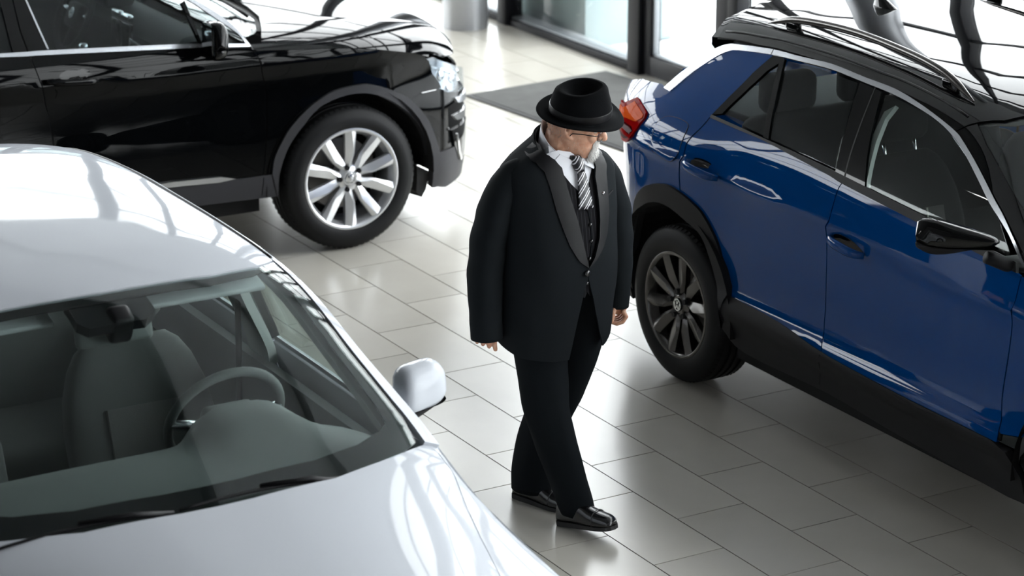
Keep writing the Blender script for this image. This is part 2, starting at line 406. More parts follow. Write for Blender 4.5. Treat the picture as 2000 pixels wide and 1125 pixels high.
# panel outlines on the body surfaces, (l, z) on the sides, (l, t) on the roof
T = {'blue': {'chrome_up': [(-0.2588, 1.2026), (-0.2202, 1.2655), (-0.1463, 1.3342), (-0.0764, 1.3888), (0.002, 1.4244), (0.0836, 1.4383), (0.313, 1.465), (0.4895, 1.4743), (0.7111, 1.4867), (0.9311, 1.4785), (1.1016, 1.4729), (1.259, 1.4535), (1.4145, 1.4262), (1.5139, 1.4045), (1.5636, 1.387), (1.667, 1.3431), (1.7655, 1.2958), (1.8548, 1.2508), (1.925, 1.2177), (1.9989, 1.1755), (2.049, 1.145), (2.1326, 1.0887)],
  'chrome_lo': [(-0.1949, 1.2024), (-0.1344, 1.2871), (-0.0581, 1.3543), (0.0168, 1.3974), (0.0975, 1.4193), (0.3148, 1.446), (0.5058, 1.4593), (0.7293, 1.4697), (0.9413, 1.4621), (1.1041, 1.4553), (1.244, 1.4415), (1.3778, 1.4222), (1.4953, 1.3936), (1.6056, 1.3524), (1.7351, 1.2889), (1.8347, 1.2375), (1.9247, 1.1986), (2.0115, 1.1562), (2.1095, 1.0912)],
  'dlo_rear': [(0.3307, 1.4491), (0.2621, 1.3655), (0.2004, 1.2654), (0.1617, 1.1877)],
  'glass_q': [(0.4103, 1.4435), (0.3485, 1.3946), (0.2866, 1.3139), (0.236, 1.2359), (0.2179, 1.2031), (0.3384, 1.1932), (0.5323, 1.1842), (0.4778, 1.3091)],
  'divider': [(0.3826, 1.4476), (0.4145, 1.4501), (0.5668, 1.18), (0.532, 1.1802)],
  'glass_r': [(0.4323, 1.4478), (0.6466, 1.4612), (0.848, 1.4572), (0.8854, 1.457), (0.9469, 1.3065), (0.9935, 1.165), (0.851, 1.1712), (0.5599, 1.1843), (0.5106, 1.3064)],
  'bpillar': [(0.9076, 1.4593), (1.0414, 1.4522), (1.1109, 1.3003), (1.1932, 1.1412), (1.1023, 1.1445), (1.0092, 1.1496), (0.9681, 1.2887)],
  'glass_f': [(1.0595, 1.4521), (1.2482, 1.437), (1.3818, 1.4177), (1.4932, 1.3896), (1.6035, 1.3484), (1.7316, 1.2864), (1.8312, 1.2349), (1.9179, 1.1882), (2.0258, 1.1041), (1.8263, 1.1108), (1.5712, 1.1246), (1.2784, 1.1407), (1.1993, 1.1464), (1.1161, 1.3014)],
  'belt_up': [(0.1617, 1.1877), (0.3479, 1.1835), (0.5303, 1.1779), (0.7719, 1.169), (0.9921, 1.1571), (1.2794, 1.1391), (1.5739, 1.1199), (1.8288, 1.1061), (2.0719, 1.0952)],
  'belt_lo': [(0.164, 1.1766), (0.3586, 1.1722), (0.5512, 1.1688), (0.7825, 1.152), (0.9826, 1.1359), (1.0669, 1.125), (1.2959, 1.1095), (1.5413, 1.0935), (1.8444, 1.0742), (2.0868, 1.0621)],
  'rdoor_front': [(1.0651, 1.1283), (1.0529, 1.0968), (1.0361, 0.977), (1.0193, 0.8717), (1.0011, 0.5523), (1.033, 0.451)],
  'fdoor_front': [(2.1134, 1.057), (2.1144, 1.0375), (2.1036, 0.9127), (2.0753, 0.761), (2.0452, 0.5816), (2.0763, 0.4415)],
  'rdoor_rear': [(0.164, 1.1766), (0.1498, 1.1406), (0.1312, 1.111), (0.1027, 1.0644), (0.0985, 1.0035), (0.0686, 0.9303), (0.0681, 0.8529)],
  'arch_out': [(-1.2494, 0.2785), (-1.2129, 0.3296), (-0.4374, 0.6915), (-0.2089, 0.806), (-0.0454, 0.8575), (0.0681, 0.8529), (0.1686, 0.8225), (0.2299, 0.7825), (0.3025, 0.6907), (0.3436, 0.581), (0.3923, 0.4923)],
  'arch_in': [(-0.5447, 0.4787), (-0.5866, 0.5149), (-0.3575, 0.6622), (-0.1497, 0.7538), (-0.0174, 0.7685), (0.0998, 0.7383), (0.1962, 0.6984), (0.2523, 0.6065), (0.3064, 0.5167), (0.3784, 0.4155), (0.3488, 0.3402)],
  'sill_up': [(0.3923, 0.4923), (0.7297, 0.4813), (1.033, 0.451), (1.3077, 0.4406), (1.5954, 0.4346), (2.0523, 0.4372)],
  'sill_lo': [(0.3488, 0.3402), (0.4925, 0.2732), (1.0449, 0.2772), (1.4027, 0.2553), (1.8997, 0.2353), (2.1631, 0.2313)],
  'tail': [(-0.5267, 1.0777), (-0.4444, 1.1117), (-0.3936, 1.1339), (-0.3127, 1.122), (-0.2471, 1.1084), (-0.239, 1.0898), (-0.2757, 1.041), (-0.3229, 0.9889), (-0.402, 0.9478), (-0.596, 0.9098), (-0.4817, 1.0202)],
  'flap': [(-0.1439, 1.0886), (-0.1076, 1.1246), (-0.0473, 1.1353), (0.0304, 1.1356), (0.0679, 1.1217), (0.0671, 1.065), (0.058, 1.0029), (0.0098, 0.9674), (-0.0582, 0.9731), (-0.1188, 0.9877), (-0.1395, 1.0099)],
  'handle_r': [(0.1483, 0.9982), (0.1806, 1.0027), (0.247, 0.9891), (0.3495, 0.9808), (0.3433, 0.9569), (0.2819, 0.9463), (0.1873, 0.9525), (0.1574, 0.9837)],
  'handle_f': [(1.0674, 0.9207), (1.1117, 0.9268), (1.1538, 0.9092), (1.2649, 0.9094), (1.2813, 0.8851), (1.2107, 0.8672), (1.1161, 0.8737), (1.063, 0.8879)]}, 'black': {'strip_up': [(-1.8569, 1.1812), (-1.7155, 1.1718), (-1.5794, 1.1641), (-1.4876, 1.16), (-0.9085, 1.1215), (-0.7447, 1.1072), (-0.5139, 1.083)],
  'strip_lo': [(-1.861, 1.1648), (-1.7194, 1.1563), (-1.5838, 1.1464), (-1.4922, 1.1416), (-0.9079, 1.1025), (-0.7355, 1.0905), (-0.5109, 1.0712)],
  'a_out': [(-0.7342, 1.2968), (-0.6353, 1.2268), (-0.5688, 1.1647), (-0.5349, 1.1169), (-0.5139, 1.083)],
  'a_in': [(-0.7719, 1.3005), (-0.6957, 1.2439), (-0.6164, 1.1805), (-0.5575, 1.1303), (-0.5292, 1.0846)],
  'fdoor_rear': [(-1.6031, 1.3839), (-1.5988, 1.2503), (-1.5823, 1.1527), (-1.557, 1.0551), (-1.5323, 0.9441), (-1.5055, 0.8073), (-1.5006, 0.688), (-1.5058, 0.5444)],
  'fdoor_front': [(-0.5109, 1.0712), (-0.4765, 1.0181), (-0.4616, 0.9554), (-0.4355, 0.8619), (-0.4345, 0.7421), (-0.4529, 0.5454), (-0.4676, 0.4208)],
  'crease': [(-0.509, 1.0501), (-0.3273, 1.0352), (-0.157, 1.022), (0.0429, 1.0029), (0.2586, 0.9619), (0.4292, 0.9101), (0.5607, 0.859)],
  'arch_out': [(-0.4242, 0.4427), (-0.4113, 0.5145), (-0.3747, 0.5857), (-0.319, 0.6618), (-0.2139, 0.749), (-0.0911, 0.8098), (0.0467, 0.823), (0.1178, 0.8133), (0.2264, 0.7719), (0.3434, 0.7014), (0.4442, 0.588), (0.5044, 0.4633), (0.5264, 0.3735), (0.5317, 0.3038), (0.5221, 0.2174)],
  'arch_in': [(-0.3943, 0.3189), (-0.3901, 0.4227), (-0.3633, 0.508), (-0.3269, 0.5795), (-0.2582, 0.6595), (-0.1612, 0.743), (-0.0236, 0.7813), (0.1023, 0.7724), (0.2235, 0.7168), (0.3398, 0.6254), (0.4201, 0.5142), (0.4554, 0.4023), (0.4808, 0.3156), (0.4888, 0.2228)],
  'sill_up': [(-1.1536, 0.4787), (-0.9359, 0.4695), (-0.6232, 0.4424), (-0.4243, 0.4402)],
  'sill_lo': [(-1.1579, 0.3439), (-0.7454, 0.3371), (-0.5044, 0.3299), (-0.3946, 0.3269)],
  'handle': [(-1.5363, 1.0458), (-1.4964, 1.0524), (-1.3764, 1.0336), (-1.2742, 1.0216), (-1.2969, 0.9954), (-1.3829, 0.9964), (-1.4801, 1.0109), (-1.5243, 1.0287)],
  'fend_cut': [(0.3507, 0.7128), (0.4275, 0.7245), (0.557, 0.72)],
  'lamp': [(0.4474, 0.8703), (0.4985, 0.8766), (0.5762, 0.8765), (0.6596, 0.8813), (0.7034, 0.7635), (0.7042, 0.6595), (0.6087, 0.6871), (0.5511, 0.7443), (0.4992, 0.8062)],
  'clad_front': [(0.5109, 0.4039), (0.6563, 0.3694), (0.9856, 0.2222)],
  'strip_chrome': [(-1.1542, 0.4664), (-0.933, 0.4766), (-0.667, 0.4687), (-0.6125, 0.446), (-0.8849, 0.4497)]}, 'bluecap': {'wind_top': [(1.5566, -0.9131), (1.6081, -0.8093), (1.6424, -0.6755)],
  'rail': [(0.114, -0.8326), (0.2557, -0.7507), (0.5737, -0.7162), (0.9187, -0.7412), (1.1396, -0.7763), (1.2832, -0.801), (1.4542, -0.8333)],
  'spoiler': [(-0.1249, -0.8383), (-0.1067, -0.9878), (-0.0688, -1.0476)],
  'roof_gap': [(0.0442, -0.9584), (0.569, -0.943), (1.0579, -0.9424), (1.3984, -0.9189)],
  'ant': [(0.2763, -0.134)]}}
# ================================================================ car building kit
def car_materials():
    pmat('paint_blue', (0.0005, 0.048, 0.205), 0.42, 0.0, 0.0, 1.0, 0.02)
    pmat('paint_black', (0.0015, 0.0018, 0.0022), 0.25, 0.0, 0.0, 0.8, 0.012)
    pmat('paint_silver', (0.50, 0.52, 0.56), 0.5, 0.0, 0.0, 0.6, 0.045, noise=(900, 0.03))
    pmat('gloss_black', (0.0025, 0.0028, 0.003), 0.06, 0.0, 0.0, 1.0, 0.02)
    pmat('cladding', (0.010, 0.010, 0.0115), 0.6, spec=0.25, bump=(700, 0.25))
    pmat('cladding_grey', (0.026, 0.026, 0.030), 0.55, spec=0.3, bump=(700, 0.25))
    pmat('rubber', (0.006, 0.0062, 0.007), 0.6, spec=0.25, bump=(300, 0.15))
    pmat('seal', (0.004, 0.004, 0.005), 0.5, spec=0.2)
    pmat('chrome', (0.80, 0.81, 0.82), 0.12, 1.0)
    pmat('satin_chrome', (0.72, 0.74, 0.78), 0.22, 1.0)
    pmat('alloy_silver', (0.70, 0.71, 0.73), 0.30, 0.75, coat=0.3)
    pmat('alloy_dark', (0.085, 0.080, 0.076), 0.25, 0.85, coat=0.4)
    pmat('disc_steel', (0.22, 0.21, 0.20), 0.4, 0.9)
    pmat('under', (0.004, 0.004, 0.0045), 0.9)
    pmat('interior_dark', (0.009, 0.0095, 0.011), 0.75, spec=.2, bump=(500, 0.3))
    pmat('interior_grey', (0.13, 0.14, 0.14), 0.75, bump=(500, 0.3))
    pmat('seat_fabric', (0.012, 0.012, 0.013), 0.9, spec=.1, bump=(900, 0.8))
    pmat('seat_weave', (0.045, 0.043, 0.042), 0.95, bump=(1200, 1.0))
    pmat('headliner', (0.50, 0.52, 0.53), 0.85)
    pmat('pillar_trim', (0.46, 0.48, 0.47), 0.8)
    pmat('tail_red', (0.30, 0.004, 0.004), 0.25, spec=.0, coat=0.12)
    pmat('tail_orange', (0.72, 0.10, 0.015), 0.25, spec=.0, coat=0.12)
    pmat('tail_dark', (0.06, 0.002, 0.003), 0.3, spec=0.0, coat=0.08)
    pmat('lamp_silver', (0.30, 0.31, 0.33), 0.22, 0.9)
    pmat('stitch', (0.30, 0.29, 0.27), 0.8)
    pane_mat('car_glass', (0.86, 0.90, 0.885), refl=0.7)
    pane_mat('car_glass_dark', (0.74, 0.78, 0.78), refl=0.6)
    pane_mat('lens_clear', (0.92, 0.95, 0.97), refl=0.5)
    pmat('mirror_face', (0.8, 0.82, 0.84), 0.02, 1.0)
car_materials()
for _n, _ior in (('paint_black', 1.30), ('gloss_black', 1.36), ('paint_blue', 1.38), ('paint_silver', 1.32), ('tail_red', 1.3), ('tail_orange', 1.3)): M(_n).node_tree.nodes['Principled BSDF'].inputs['Coat IOR'].default_value = _ior

def slice_poly(poly, da, db):
    bm = bmesh.new()
    vs = [bm.verts.new((a, b, 0)) for a, b in poly]
    bm.faces.new(vs)
    for ax, d in ((0, da), (1, db)):
        lo = min(p[ax] for p in poly); hi = max(p[ax] for p in poly)
        n = max(1, int(math.ceil((hi-lo)/d)))
        no = (1, 0, 0) if ax == 0 else (0, 1, 0)
        for k in range(1, n):
            c = lo+(hi-lo)*k/n
            bmesh.ops.bisect_plane(bm, geom=bm.verts[:]+bm.edges[:]+bm.faces[:], dist=1e-6, plane_co=(c, c, 0), plane_no=no)
    bm.verts.index_update()
    V = [(v.co.x, v.co.y) for v in bm.verts]
    Fc = [[v.index for v in f.verts] for f in bm.faces]
    bnd = []
    for f in bm.faces:
        for lp in f.loops:
            if len(lp.edge.link_faces) == 1: bnd.append((lp.vert.index, lp.link_loop_next.vert.index))
    bm.free()
    return V, Fc, bnd
def dedupe(poly, eps=1e-4):
    out = []
    for p in poly:
        if not out or abs(p[0]-out[-1][0])+abs(p[1]-out[-1][1]) > eps: out.append(tuple(p))
    if abs(out[0][0]-out[-1][0])+abs(out[0][1]-out[-1][1]) < eps: out.pop()
    return out
def cr(pts, n=5, closed=False):
    return [(p[0], p[1]) for p in smooth_path([(a, b, 0) for a, b in pts], n, closed)]
def panel(name, poly, surf, mat, parent, da=0.05, db=0.04, thick=0.012, off=0.0, centre=(None, 0.0, 0.7), mirror=False, label=None):
    """sheet over a body surface: outline poly in the surface's own parameters, real thickness inwards"""
    poly = dedupe(poly)
    V, Fc, bnd = slice_poly(poly, da, db)
    e = 0.0015; P, N = [], []
    for a, b in V:
        p = Vector(surf(a, b))
        n = (Vector(surf(a+e, b))-Vector(surf(a-e, b))).cross(Vector(surf(a, b+e))-Vector(surf(a, b-e)))
        n = n.normalized() if n.length > 1e-12 else Vector((0, 0, 1))
        c = Vector((p.x if centre[0] is None else centre[0], centre[1], centre[2]))
        P.append(p); N.append(n)
    s = sum(1 if n.dot(p-Vector((p.x if centre[0] is None else centre[0], centre[1], centre[2]))) > 0 else -1 for p, n in zip(P, N))
    if s < 0: N = [-n for n in N]
    # face winding
    f = Fc[len(Fc)//2]; fn = (P[f[1]]-P[f[0]]).cross(P[f[2]]-P[f[0]])
    tot = 0.0
    for f in Fc[::max(1, len(Fc)//40)]:
        for k in range(1, len(f)-1):
            tot += (P[f[k]]-P[f[0]]).cross(P[f[k+1]]-P[f[0]]).dot(N[f[0]])
    flip = tot < 0
    VV = [p+n*off for p, n in zip(P, N)]; NN = list(N); FF = [tuple(reversed(f)) if flip else tuple(f) for f in Fc]
    # rim and back
    if thick:
        base = len(VV); m = {}
        for i, (p, n) in enumerate(zip(P, N)):
            m[i] = len(VV); VV.append(p+n*(off-thick)); NN.append(-n)
        FF += [tuple(m[i] for i in reversed(f)) for f in FF]
        for a, b in bnd:
            if flip: a, b = b, a
            pa, pb = P[a], P[b]; rn = (pb-pa).cross(N[a]);  rn = rn.normalized() if rn.length > 0 else N[a]
            k = len(VV)
            VV += [VV[a], VV[b], VV[m[b]], VV[m[a]]]; NN += [rn]*4
            FF.append((k+1, k, k+3, k+2))
    if mirror:
        VV = [Vector((v.x, -v.y, v.z)) for v in VV]; NN = [Vector((n.x, -n.y, n.z)) for n in NN]; FF = [tuple(reversed(f)) for f in FF]
    o = link(name, raw(VV, FF, True, NN), mat, parent)
    if label: o['label'] = label
    return o
def both(name, poly, surf, mat, parent, **k):
    return panel(name, poly, surf, mat, parent, **k), panel(name, poly, surf, mat, parent, mirror=True, **k)
def side_surf(wf): return lambda l, z: (l, -wf(l, z), z)

def emblem(parent, loc, R, rot, mat='chrome', name='emblem'):
    """round badge: ring with a V above a W"""
    bm = bmesh.new()
    def bar(p, q, wd):
        p, q = Vector((p[0], 0, p[1])), Vector((q[0], 0, q[1])); d = (q-p).normalized(); n = Vector((-d.z, 0, d.x))*wd*0.5
        vs = [bm.verts.new(x) for x in (p-n, p+n, q+n, q-n)]
        vt = [bm.verts.new(x+Vector((0, -0.10, 0))) for x in (p-n, p+n, q+n, q-n)]
        bm.faces.new(vt)
        for i in range(4): bm.faces.new((vs[i], vs[(i+1) % 4], vt[(i+1) % 4], vt[i]))
    wd = 0.15
    for s in (-1, 1):
        bar((s*.36, .80), (s*.02, .10), wd)
        bar((s*.80, .42), (s*.36, -.78), wd); bar((s*.36, -.78), (s*.02, -.06), wd)
    n = 32
    r0 = [bm.verts.new((math.cos(2*pi*i/n), -.1, math.sin(2*pi*i/n))) for i in range(n)]
    r1 = [bm.verts.new((.86*math.cos(2*pi*i/n), -.1, .86*math.sin(2*pi*i/n))) for i in range(n)]
    r2 = [bm.verts.new((math.cos(2*pi*i/n), .05, math.sin(2*pi*i/n))) for i in range(n)]
    for i in range(n):
        j = (i+1) % n
        bm.faces.new((r0[i], r0[j], r1[j], r1[i])); bm.faces.new((r2[i], r2[j], r0[j], r0[i]))
    me = from_bm(bm, False)
    o = link(name, me, mat, parent); o.location = loc; o.scale = (R, R, R); o.rotation_euler = rot
    return o

def wheel_protos(R, width, rr, alloy, spoke_mid=107.0, half=17.5):
    """one wheel (outer face towards -y) as (name, mesh, level) pieces"""
    hw = width/2
    P = {}
    # tyre
    prof = [(rr-.012, -hw+.012), (rr+.004, -hw+.006), (rr+.012, -hw+.0005), (rr+.03, -hw-.003), (rr+.055, -hw-.004), (R-.045, -hw+.000), (R-.025, -hw+.006), (R-.012, -hw+.016), (R-.004, -hw+.032)]
    for k in range(1, 4):
        y = -hw+.032+(width-.064)*k/4.0
        prof += [(R, y-.008), (R-.008, y-.006), (R-.008, y+.006), (R, y+.008)]
    prof += [(R-.004, hw-.032), (R-.012, hw-.016), (R-.05, hw), (rr, hw-.01), (rr-.012, hw-.012)]
    V, Fs = lathe_mesh(prof, 72); me = raw(V, Fs); me.set_sharp_from_angle(angle=math.radians(50)); P['tyre'] = me
    # shoulder tread blocks
    bm = bmesh.new()
    for i in range(72):
        a = 2*pi*i/72
        for s in (-1, 1):
            bm_box(bm, (0, 0, 0), (.017, .020, .007)); vs = bm.verts[-8:]
            M4 = Matrix.Rotation(a, 4, 'Y') @ Matrix.Translation((0, s*(hw-.026), R-.0095)) @ Matrix.Rotation(-s*0.6, 4, 'X')
            for v in vs: v.co = M4 @ v.co
    P['tread_blocks'] = from_bm(bm, False)
    # rim barrel with flange
    V, Fs = lathe_mesh([(rr-.03, -hw+.045), (rr-.017, -hw+.018), (rr-.012, -hw+.006), (rr-.003, -hw+.002), (rr+.004, -hw+.004), (rr+.004, -hw+.012), (rr-.006, -hw+.02), (rr-.012, -hw+.05), (rr-.02, hw-.02), (rr-.03, hw-.02), (rr-.032, -hw+.06), (rr-.03, -hw+.045)], 72)
    me = raw(V, Fs); me.set_sharp_from_angle(angle=math.radians(45)); P['rim'] = me
    # spokes: ridged blades in pairs
    r0, r1 = 0.050, rr-.010
    def spoke(sg):
        rings = []
        for k in range(9):
            t = k/8.0; r = r0+(r1-r0)*t
            ang = math.radians(half)*sg*lin_([(0, .72), (.38, 1.02), (1, 1.0)], t)
            wd = lin_([(0, .034), (.40, .052), (1, .060)], t)
            yo = -hw+.010+.022*(1-t)**1.4 - .002
            d = Vector((math.sin(ang), 0, math.cos(ang))); q = Vector((d.z, 0, -d.x))
            c = d*r
            rid = lin_([(0, -.1*sg), (.40, .32*sg), (1, .05*sg)], t)*wd
            pts = [(-wd/2, .030), (-wd/2, .006), (-wd*.22+rid*.4, .000), (rid, -.004), (wd*.28+rid*.4, .000), (wd/2, .006), (wd/2, .030)]
            rings.append([c+q*x+Vector((0, yo+y, 0)) for x, y in pts])
        V, Fs = loft(rings); me = raw(V, Fs); me.set_sharp_from_angle(angle=math.radians(22)); return me
    P['spoke'] = (spoke(-1), spoke(1))
    # hub with pad, dark lug-hole discs, disc, cap
    V, Fs = lathe_mesh([(0, -hw+.022), (.036, -hw+.022), (.040, -hw+.026), (.064, -hw+.032), (.072, -hw+.050), (.072, -hw+.09), (0, -hw+.09)], 40); me = raw(V, Fs); me.set_sharp_from_angle(angle=.6); P['hub'] = me
    V, Fs = lathe_mesh([(0, -hw+.016), (.024, -hw+.0165), (.029, -hw+.021), (.030, -hw+.03)], 32); P['hub_cap'] = raw(V, Fs)
    V, Fs = lathe_mesh([(0, -hw+.0135), (.0095, -hw+.0135), (.0115, -hw+.013), (.0125, -hw+.03)], 14); P['lug_disc'] = raw(V, Fs)
    V, Fs = lathe_mesh([(.05, hw-.10), (rr-.075, hw-.10), (rr-.07, hw-.095), (rr-.07, hw-.078), (.05, hw-.078)], 48); me = raw(V, Fs); me.set_sharp_from_angle(angle=.6); P['brake_disc'] = me
    bm = bmesh.new(); bm_box(bm, (rr-.11, hw-.085, .02), (.075, .07, .16), .015); P['caliper'] = from_bm(bm, True, .7)
    V, Fs = lathe_mesh([(0, hw-.07), (rr-.025, hw-.07), (rr-.025, hw-.06), (0, hw-.06)], 32); P['back_plate'] = raw(V, Fs, False)
    P['meta'] = (spoke_mid, half, hw, alloy)
    return P
def lin_(tab, x):
    if x <= tab[0][0]: return tab[0][1]
    for i in range(len(tab)-1):
        if x <= tab[i+1][0]:
            t = (x-tab[i][0])/(tab[i+1][0]-tab[i][0]); return tab[i][1]*(1-t)+tab[i+1][1]*t
    return tab[-1][1]
def add_wheel(car, P, loc, rz=0.0, steer=0.0):
    mid, half, hw, alloy = P['meta']
    wh = link('wheel', P['rim'], alloy, car); wh.location = loc; wh.rotation_euler = (0, 0, rz+steer)
    def sub(n, me, mat): return link(n, me, mat, wh)
    sub('tyre', P['tyre'], 'rubber'); sub('tread', P['tread_blocks'], 'rubber')['kind'] = 'stuff'
    sub('hub', P['hub'], alloy); sub('brake_disc', P['brake_disc'], 'disc_steel'); sub('caliper', P['caliper'], 'disc_steel'); sub('back_plate', P['back_plate'], 'under')
    for k in range(5):
        a = math.radians(90-(mid+72*k))
        for me in P['spoke']:
            s = sub('spoke', me, alloy); s.rotation_euler = (0, a, 0)
        b = sub('lug_hole_disc', P['lug_disc'], 'seal'); b.location = (math.sin(a)*.057, 0, math.cos(a)*.057)  # black disc laid on top, painting the dark inside of a lug hole
    sub('hub_cap', P['hub_cap'], 'satin_chrome' if alloy == 'alloy_silver' else 'gloss_black')
    emblem(wh, (0, -hw+.017, 0), .026, (0, 0, 0))
    return wh
def rbox(name, c, s, bev, mat, parent, rot=None, seg=3):
    bm = bmesh.new(); bm_box(bm, c, s, bev, rot, seg)
    return link(name, from_bm(bm, True, math.radians(50)), mat, parent)
def seat(car, l, y, z, mat='seat_fabric', mat2='seat_weave', lean=0.30, stripes=False, wide=0.50, rest=True, label=None):
    """front seat facing +l: hip point at (l, y, z)"""
    st = empty('seat', (l, y, z)); st.parent = car
    R = Matrix.Rotation(-lean, 4, 'Y')
    # cushion
    rbox('cushion', (0.10, 0, 0.0), (.52, wide, .16), .055, mat, st, Matrix.Rotation(-.12, 4, 'Y'))
    # backrest: loft of rounded sections from hip to shoulder
    rings = []
    for t, wd, th in [(0, .44, .13), (.08, .50, .15), (.3, .52, .15), (.55, .52, .14), (.72, .49, .13), (.86, .43, .115), (.95, .36, .09), (1.0, .28, .05)]:
        h = .62*t+.02; ring = []
        for j in range(28):
            a = 2*pi*j/28; cx, sx = math.cos(a), math.sin(a)
            ex = math.copysign(abs(cx)**.6, cx); ey = math.copysign(abs(sx)**.45, sx)
            dish = .035*(1-(ey)**2)*(1 if ex > 0 else 0)*(1-t)
            ring.append(R @ Vector((-.18+ex*th/2-dish, ey*wd/2, h)))
        rings.append(ring)
    V, Fs = loft(rings); link('backrest', raw(V, Fs), mat, st)
    # centre insert
    rings = []
    for t in [0, .15, .35, .5]:
        h = .62*t+.10; rings.append([R @ Vector((-.18+.085-.022*(1-t), x, h)) for x in (-.13, -.125, .125, .13)] + [R @ Vector((-.18+.04, x, h)) for x in (.13, -.13)])
    V, Fs = loft(rings); link('backrest_insert', raw(V, Fs, False), mat2, st)
    if stripes:
        for x in (-.045, .045):
            rings = [[R @ Vector((-.18+.088-.022*(1-t), x+d, .62*t+.10)) for d in (-.004, .004)] + [R @ Vector((-.18+.06, x+d, .62*t+.10)) for d in (.004, -.004)] for t in [0, .15, .35, .5]]
            V, Fs = loft(rings); link('piping', raw(V, Fs, False), 'stitch', st)
    # headrest on two rods
    if rest:
        rings = []
        for t, wd, th in [(0, .20, .07), (.12, .25, .10), (.4, .27, .115), (.7, .26, .11), (.9, .22, .085), (1, .15, .04)]:
            ring = []
            for j in range(24):
                a = 2*pi*j/24; cx, sx = math.cos(a), math.sin(a)
                ring.append(R @ Vector((-.155+math.copysign(abs(cx)**.7, cx)*th/2, math.copysign(abs(sx)**.6, sx)*wd/2, .685+.17*t)))
            rings.append(ring)
        V, Fs = loft(rings); link('headrest', raw(V, Fs), mat, st)
        for s in (-.075, .075):
            tube('headrest_rod', [R @ Vector((-.165, s, .60)), R @ Vector((-.165, s, .70))], .007, 'chrome', st, n=8)
    if label: st['label'] = label
    return st
def steering_wheel(car, loc, tilt, mat='interior_dark', R=.185, badge=True):
    sw = empty('steering_wheel', loc); sw.parent = car; sw.rotation_euler = (0, tilt, 0)   # local x = towards driver's back? axis along +x
    rings = []
    n = 40
    for i in range(n):
        a = 2*pi*i/n; c = Vector((0, math.cos(a)*R, math.sin(a)*R)); d = Vector((0, math.cos(a), math.sin(a)))
        rings.append([c+d*(.015*math.cos(b))+Vector((.015*math.sin(b), 0, 0)) for b in [2*pi*k/12 for k in range(12)]])
    rings.append(rings[0]); V, Fs = loft(rings, True, False, False); link('grip', raw(V, Fs), mat, sw)
    rbox('airbag_cover', (.01, 0, -.005), (.05, .17, .13), .022, mat, sw)
    for y0, z0, y1, z1 in ((.07, 0, R, .02), (-.07, 0, -R, .02), (0, -.06, 0, -R)):
        tube('spoke_arm', [(.012, y0, z0), (.004, y1*.98, z1 if z0 == 0 else z1*.98)], [(.010, .016), (.008, .014)], 'satin_chrome' if z0 == 0 else mat, sw, n=10)
    if badge: emblem(sw, (-.016, 0, 0), .028, (0, 0, -pi/2), 'satin_chrome')
    return sw
def arch_liner(car, l, w_in, w_out, r, zc, sgn):
    """dark half drum over a wheel"""
    V, Fs = [], []
    n = 20
    for i in range(n+1):
        a = pi*(-.02+1.04*i/n); V += [(l+r*math.cos(a), sgn*w_out, zc+r*math.sin(a)), (l+r*math.cos(a), sgn*w_in, zc+r*math.sin(a))]
    for i in range(n): Fs.append((2*i, 2*i+2, 2*i+3, 2*i+1))
    Fs.append(tuple(2*i+1 for i in range(n+1)))
    return link('wheel_liner', raw(V, Fs, False), 'under', car)
def mirror_housing(car, c, size, mat, sg, lean=0.0, name='door_mirror', shell2='cladding', taper=0.35, sweep=0.0, rise=0.0):
    """exterior mirror; c centre (l, w, z), size (length, outward, height); sg=-1 right, +1 left"""
    mo = empty(name, (c[0], sg*c[1], c[2])); mo.parent = car
    def shape(z0, z1, grow=1.0):
        rings = []; n = 24
        for k in range(15):
            u = -1+2*k/14.0; s = max(0.0, 1-abs(u)**(3.6 if u > 0 else 5.0))**.5
            hgt = size[2]/2*(1-taper*.5*(1-u))*s; dep = size[0]/2*(1-.18*(u+1)/2)*s
            ring = []
            for j in range(n):
                a = 2*pi*j/n; cx, sx = math.cos(a), math.sin(a)
                x = math.copysign(abs(cx)**.75, cx)*dep*grow; z = math.copysign(abs(sx)**.75, sx)*hgt*grow*(1.0 if sx > 0 else 1-rise*(u+1)/2)
                if x < -dep*.55: x = -dep*.55                 # flat glass side at the rear
                ring.append((x - sweep*(u+1)*.5*size[1], sg*u*size[1]/2, max(z0, min(z1, z))))
            rings.append(ring)
        return loft(rings)
    h = size[2]
    V, Fs = shape(-h*.16, h); link('cover', raw(V, Fs), mat, mo)
    V, Fs = shape(-h, -h*.16, .985); link('lower_shell', raw(V, Fs), shell2, mo)
    # glass
    V = [(-size[0]*.262 - sweep*(u+1)*.5*size[1], sg*u*size[1]/2, v*size[2]/2*(1-taper*.5*(1-u))) for u, v in ((-.7, -.62), (.62, -.62), (.62, .62), (-.7, .62))]
    V += [(x+.004, y, z) for x, y, z in V]
    link('mirror_glass', raw(V, [(0, 1, 2, 3), (7, 6, 5, 4), (0, 4, 5, 1), (1, 5, 6, 2), (2, 6, 7, 3), (3, 7, 4, 0)], False), 'mirror_face', mo)
    tube('foot', [(size[0]*.1, -sg*size[1]*.30, -h*.36), (size[0]*.25, -sg*size[1]*.58, -h*.52), (size[0]*.35, -sg*size[1]*.92, -h*.56)], [(.022, .03), (.026, .036), (.030, .05)], shell2, mo, n=12)
    return mo
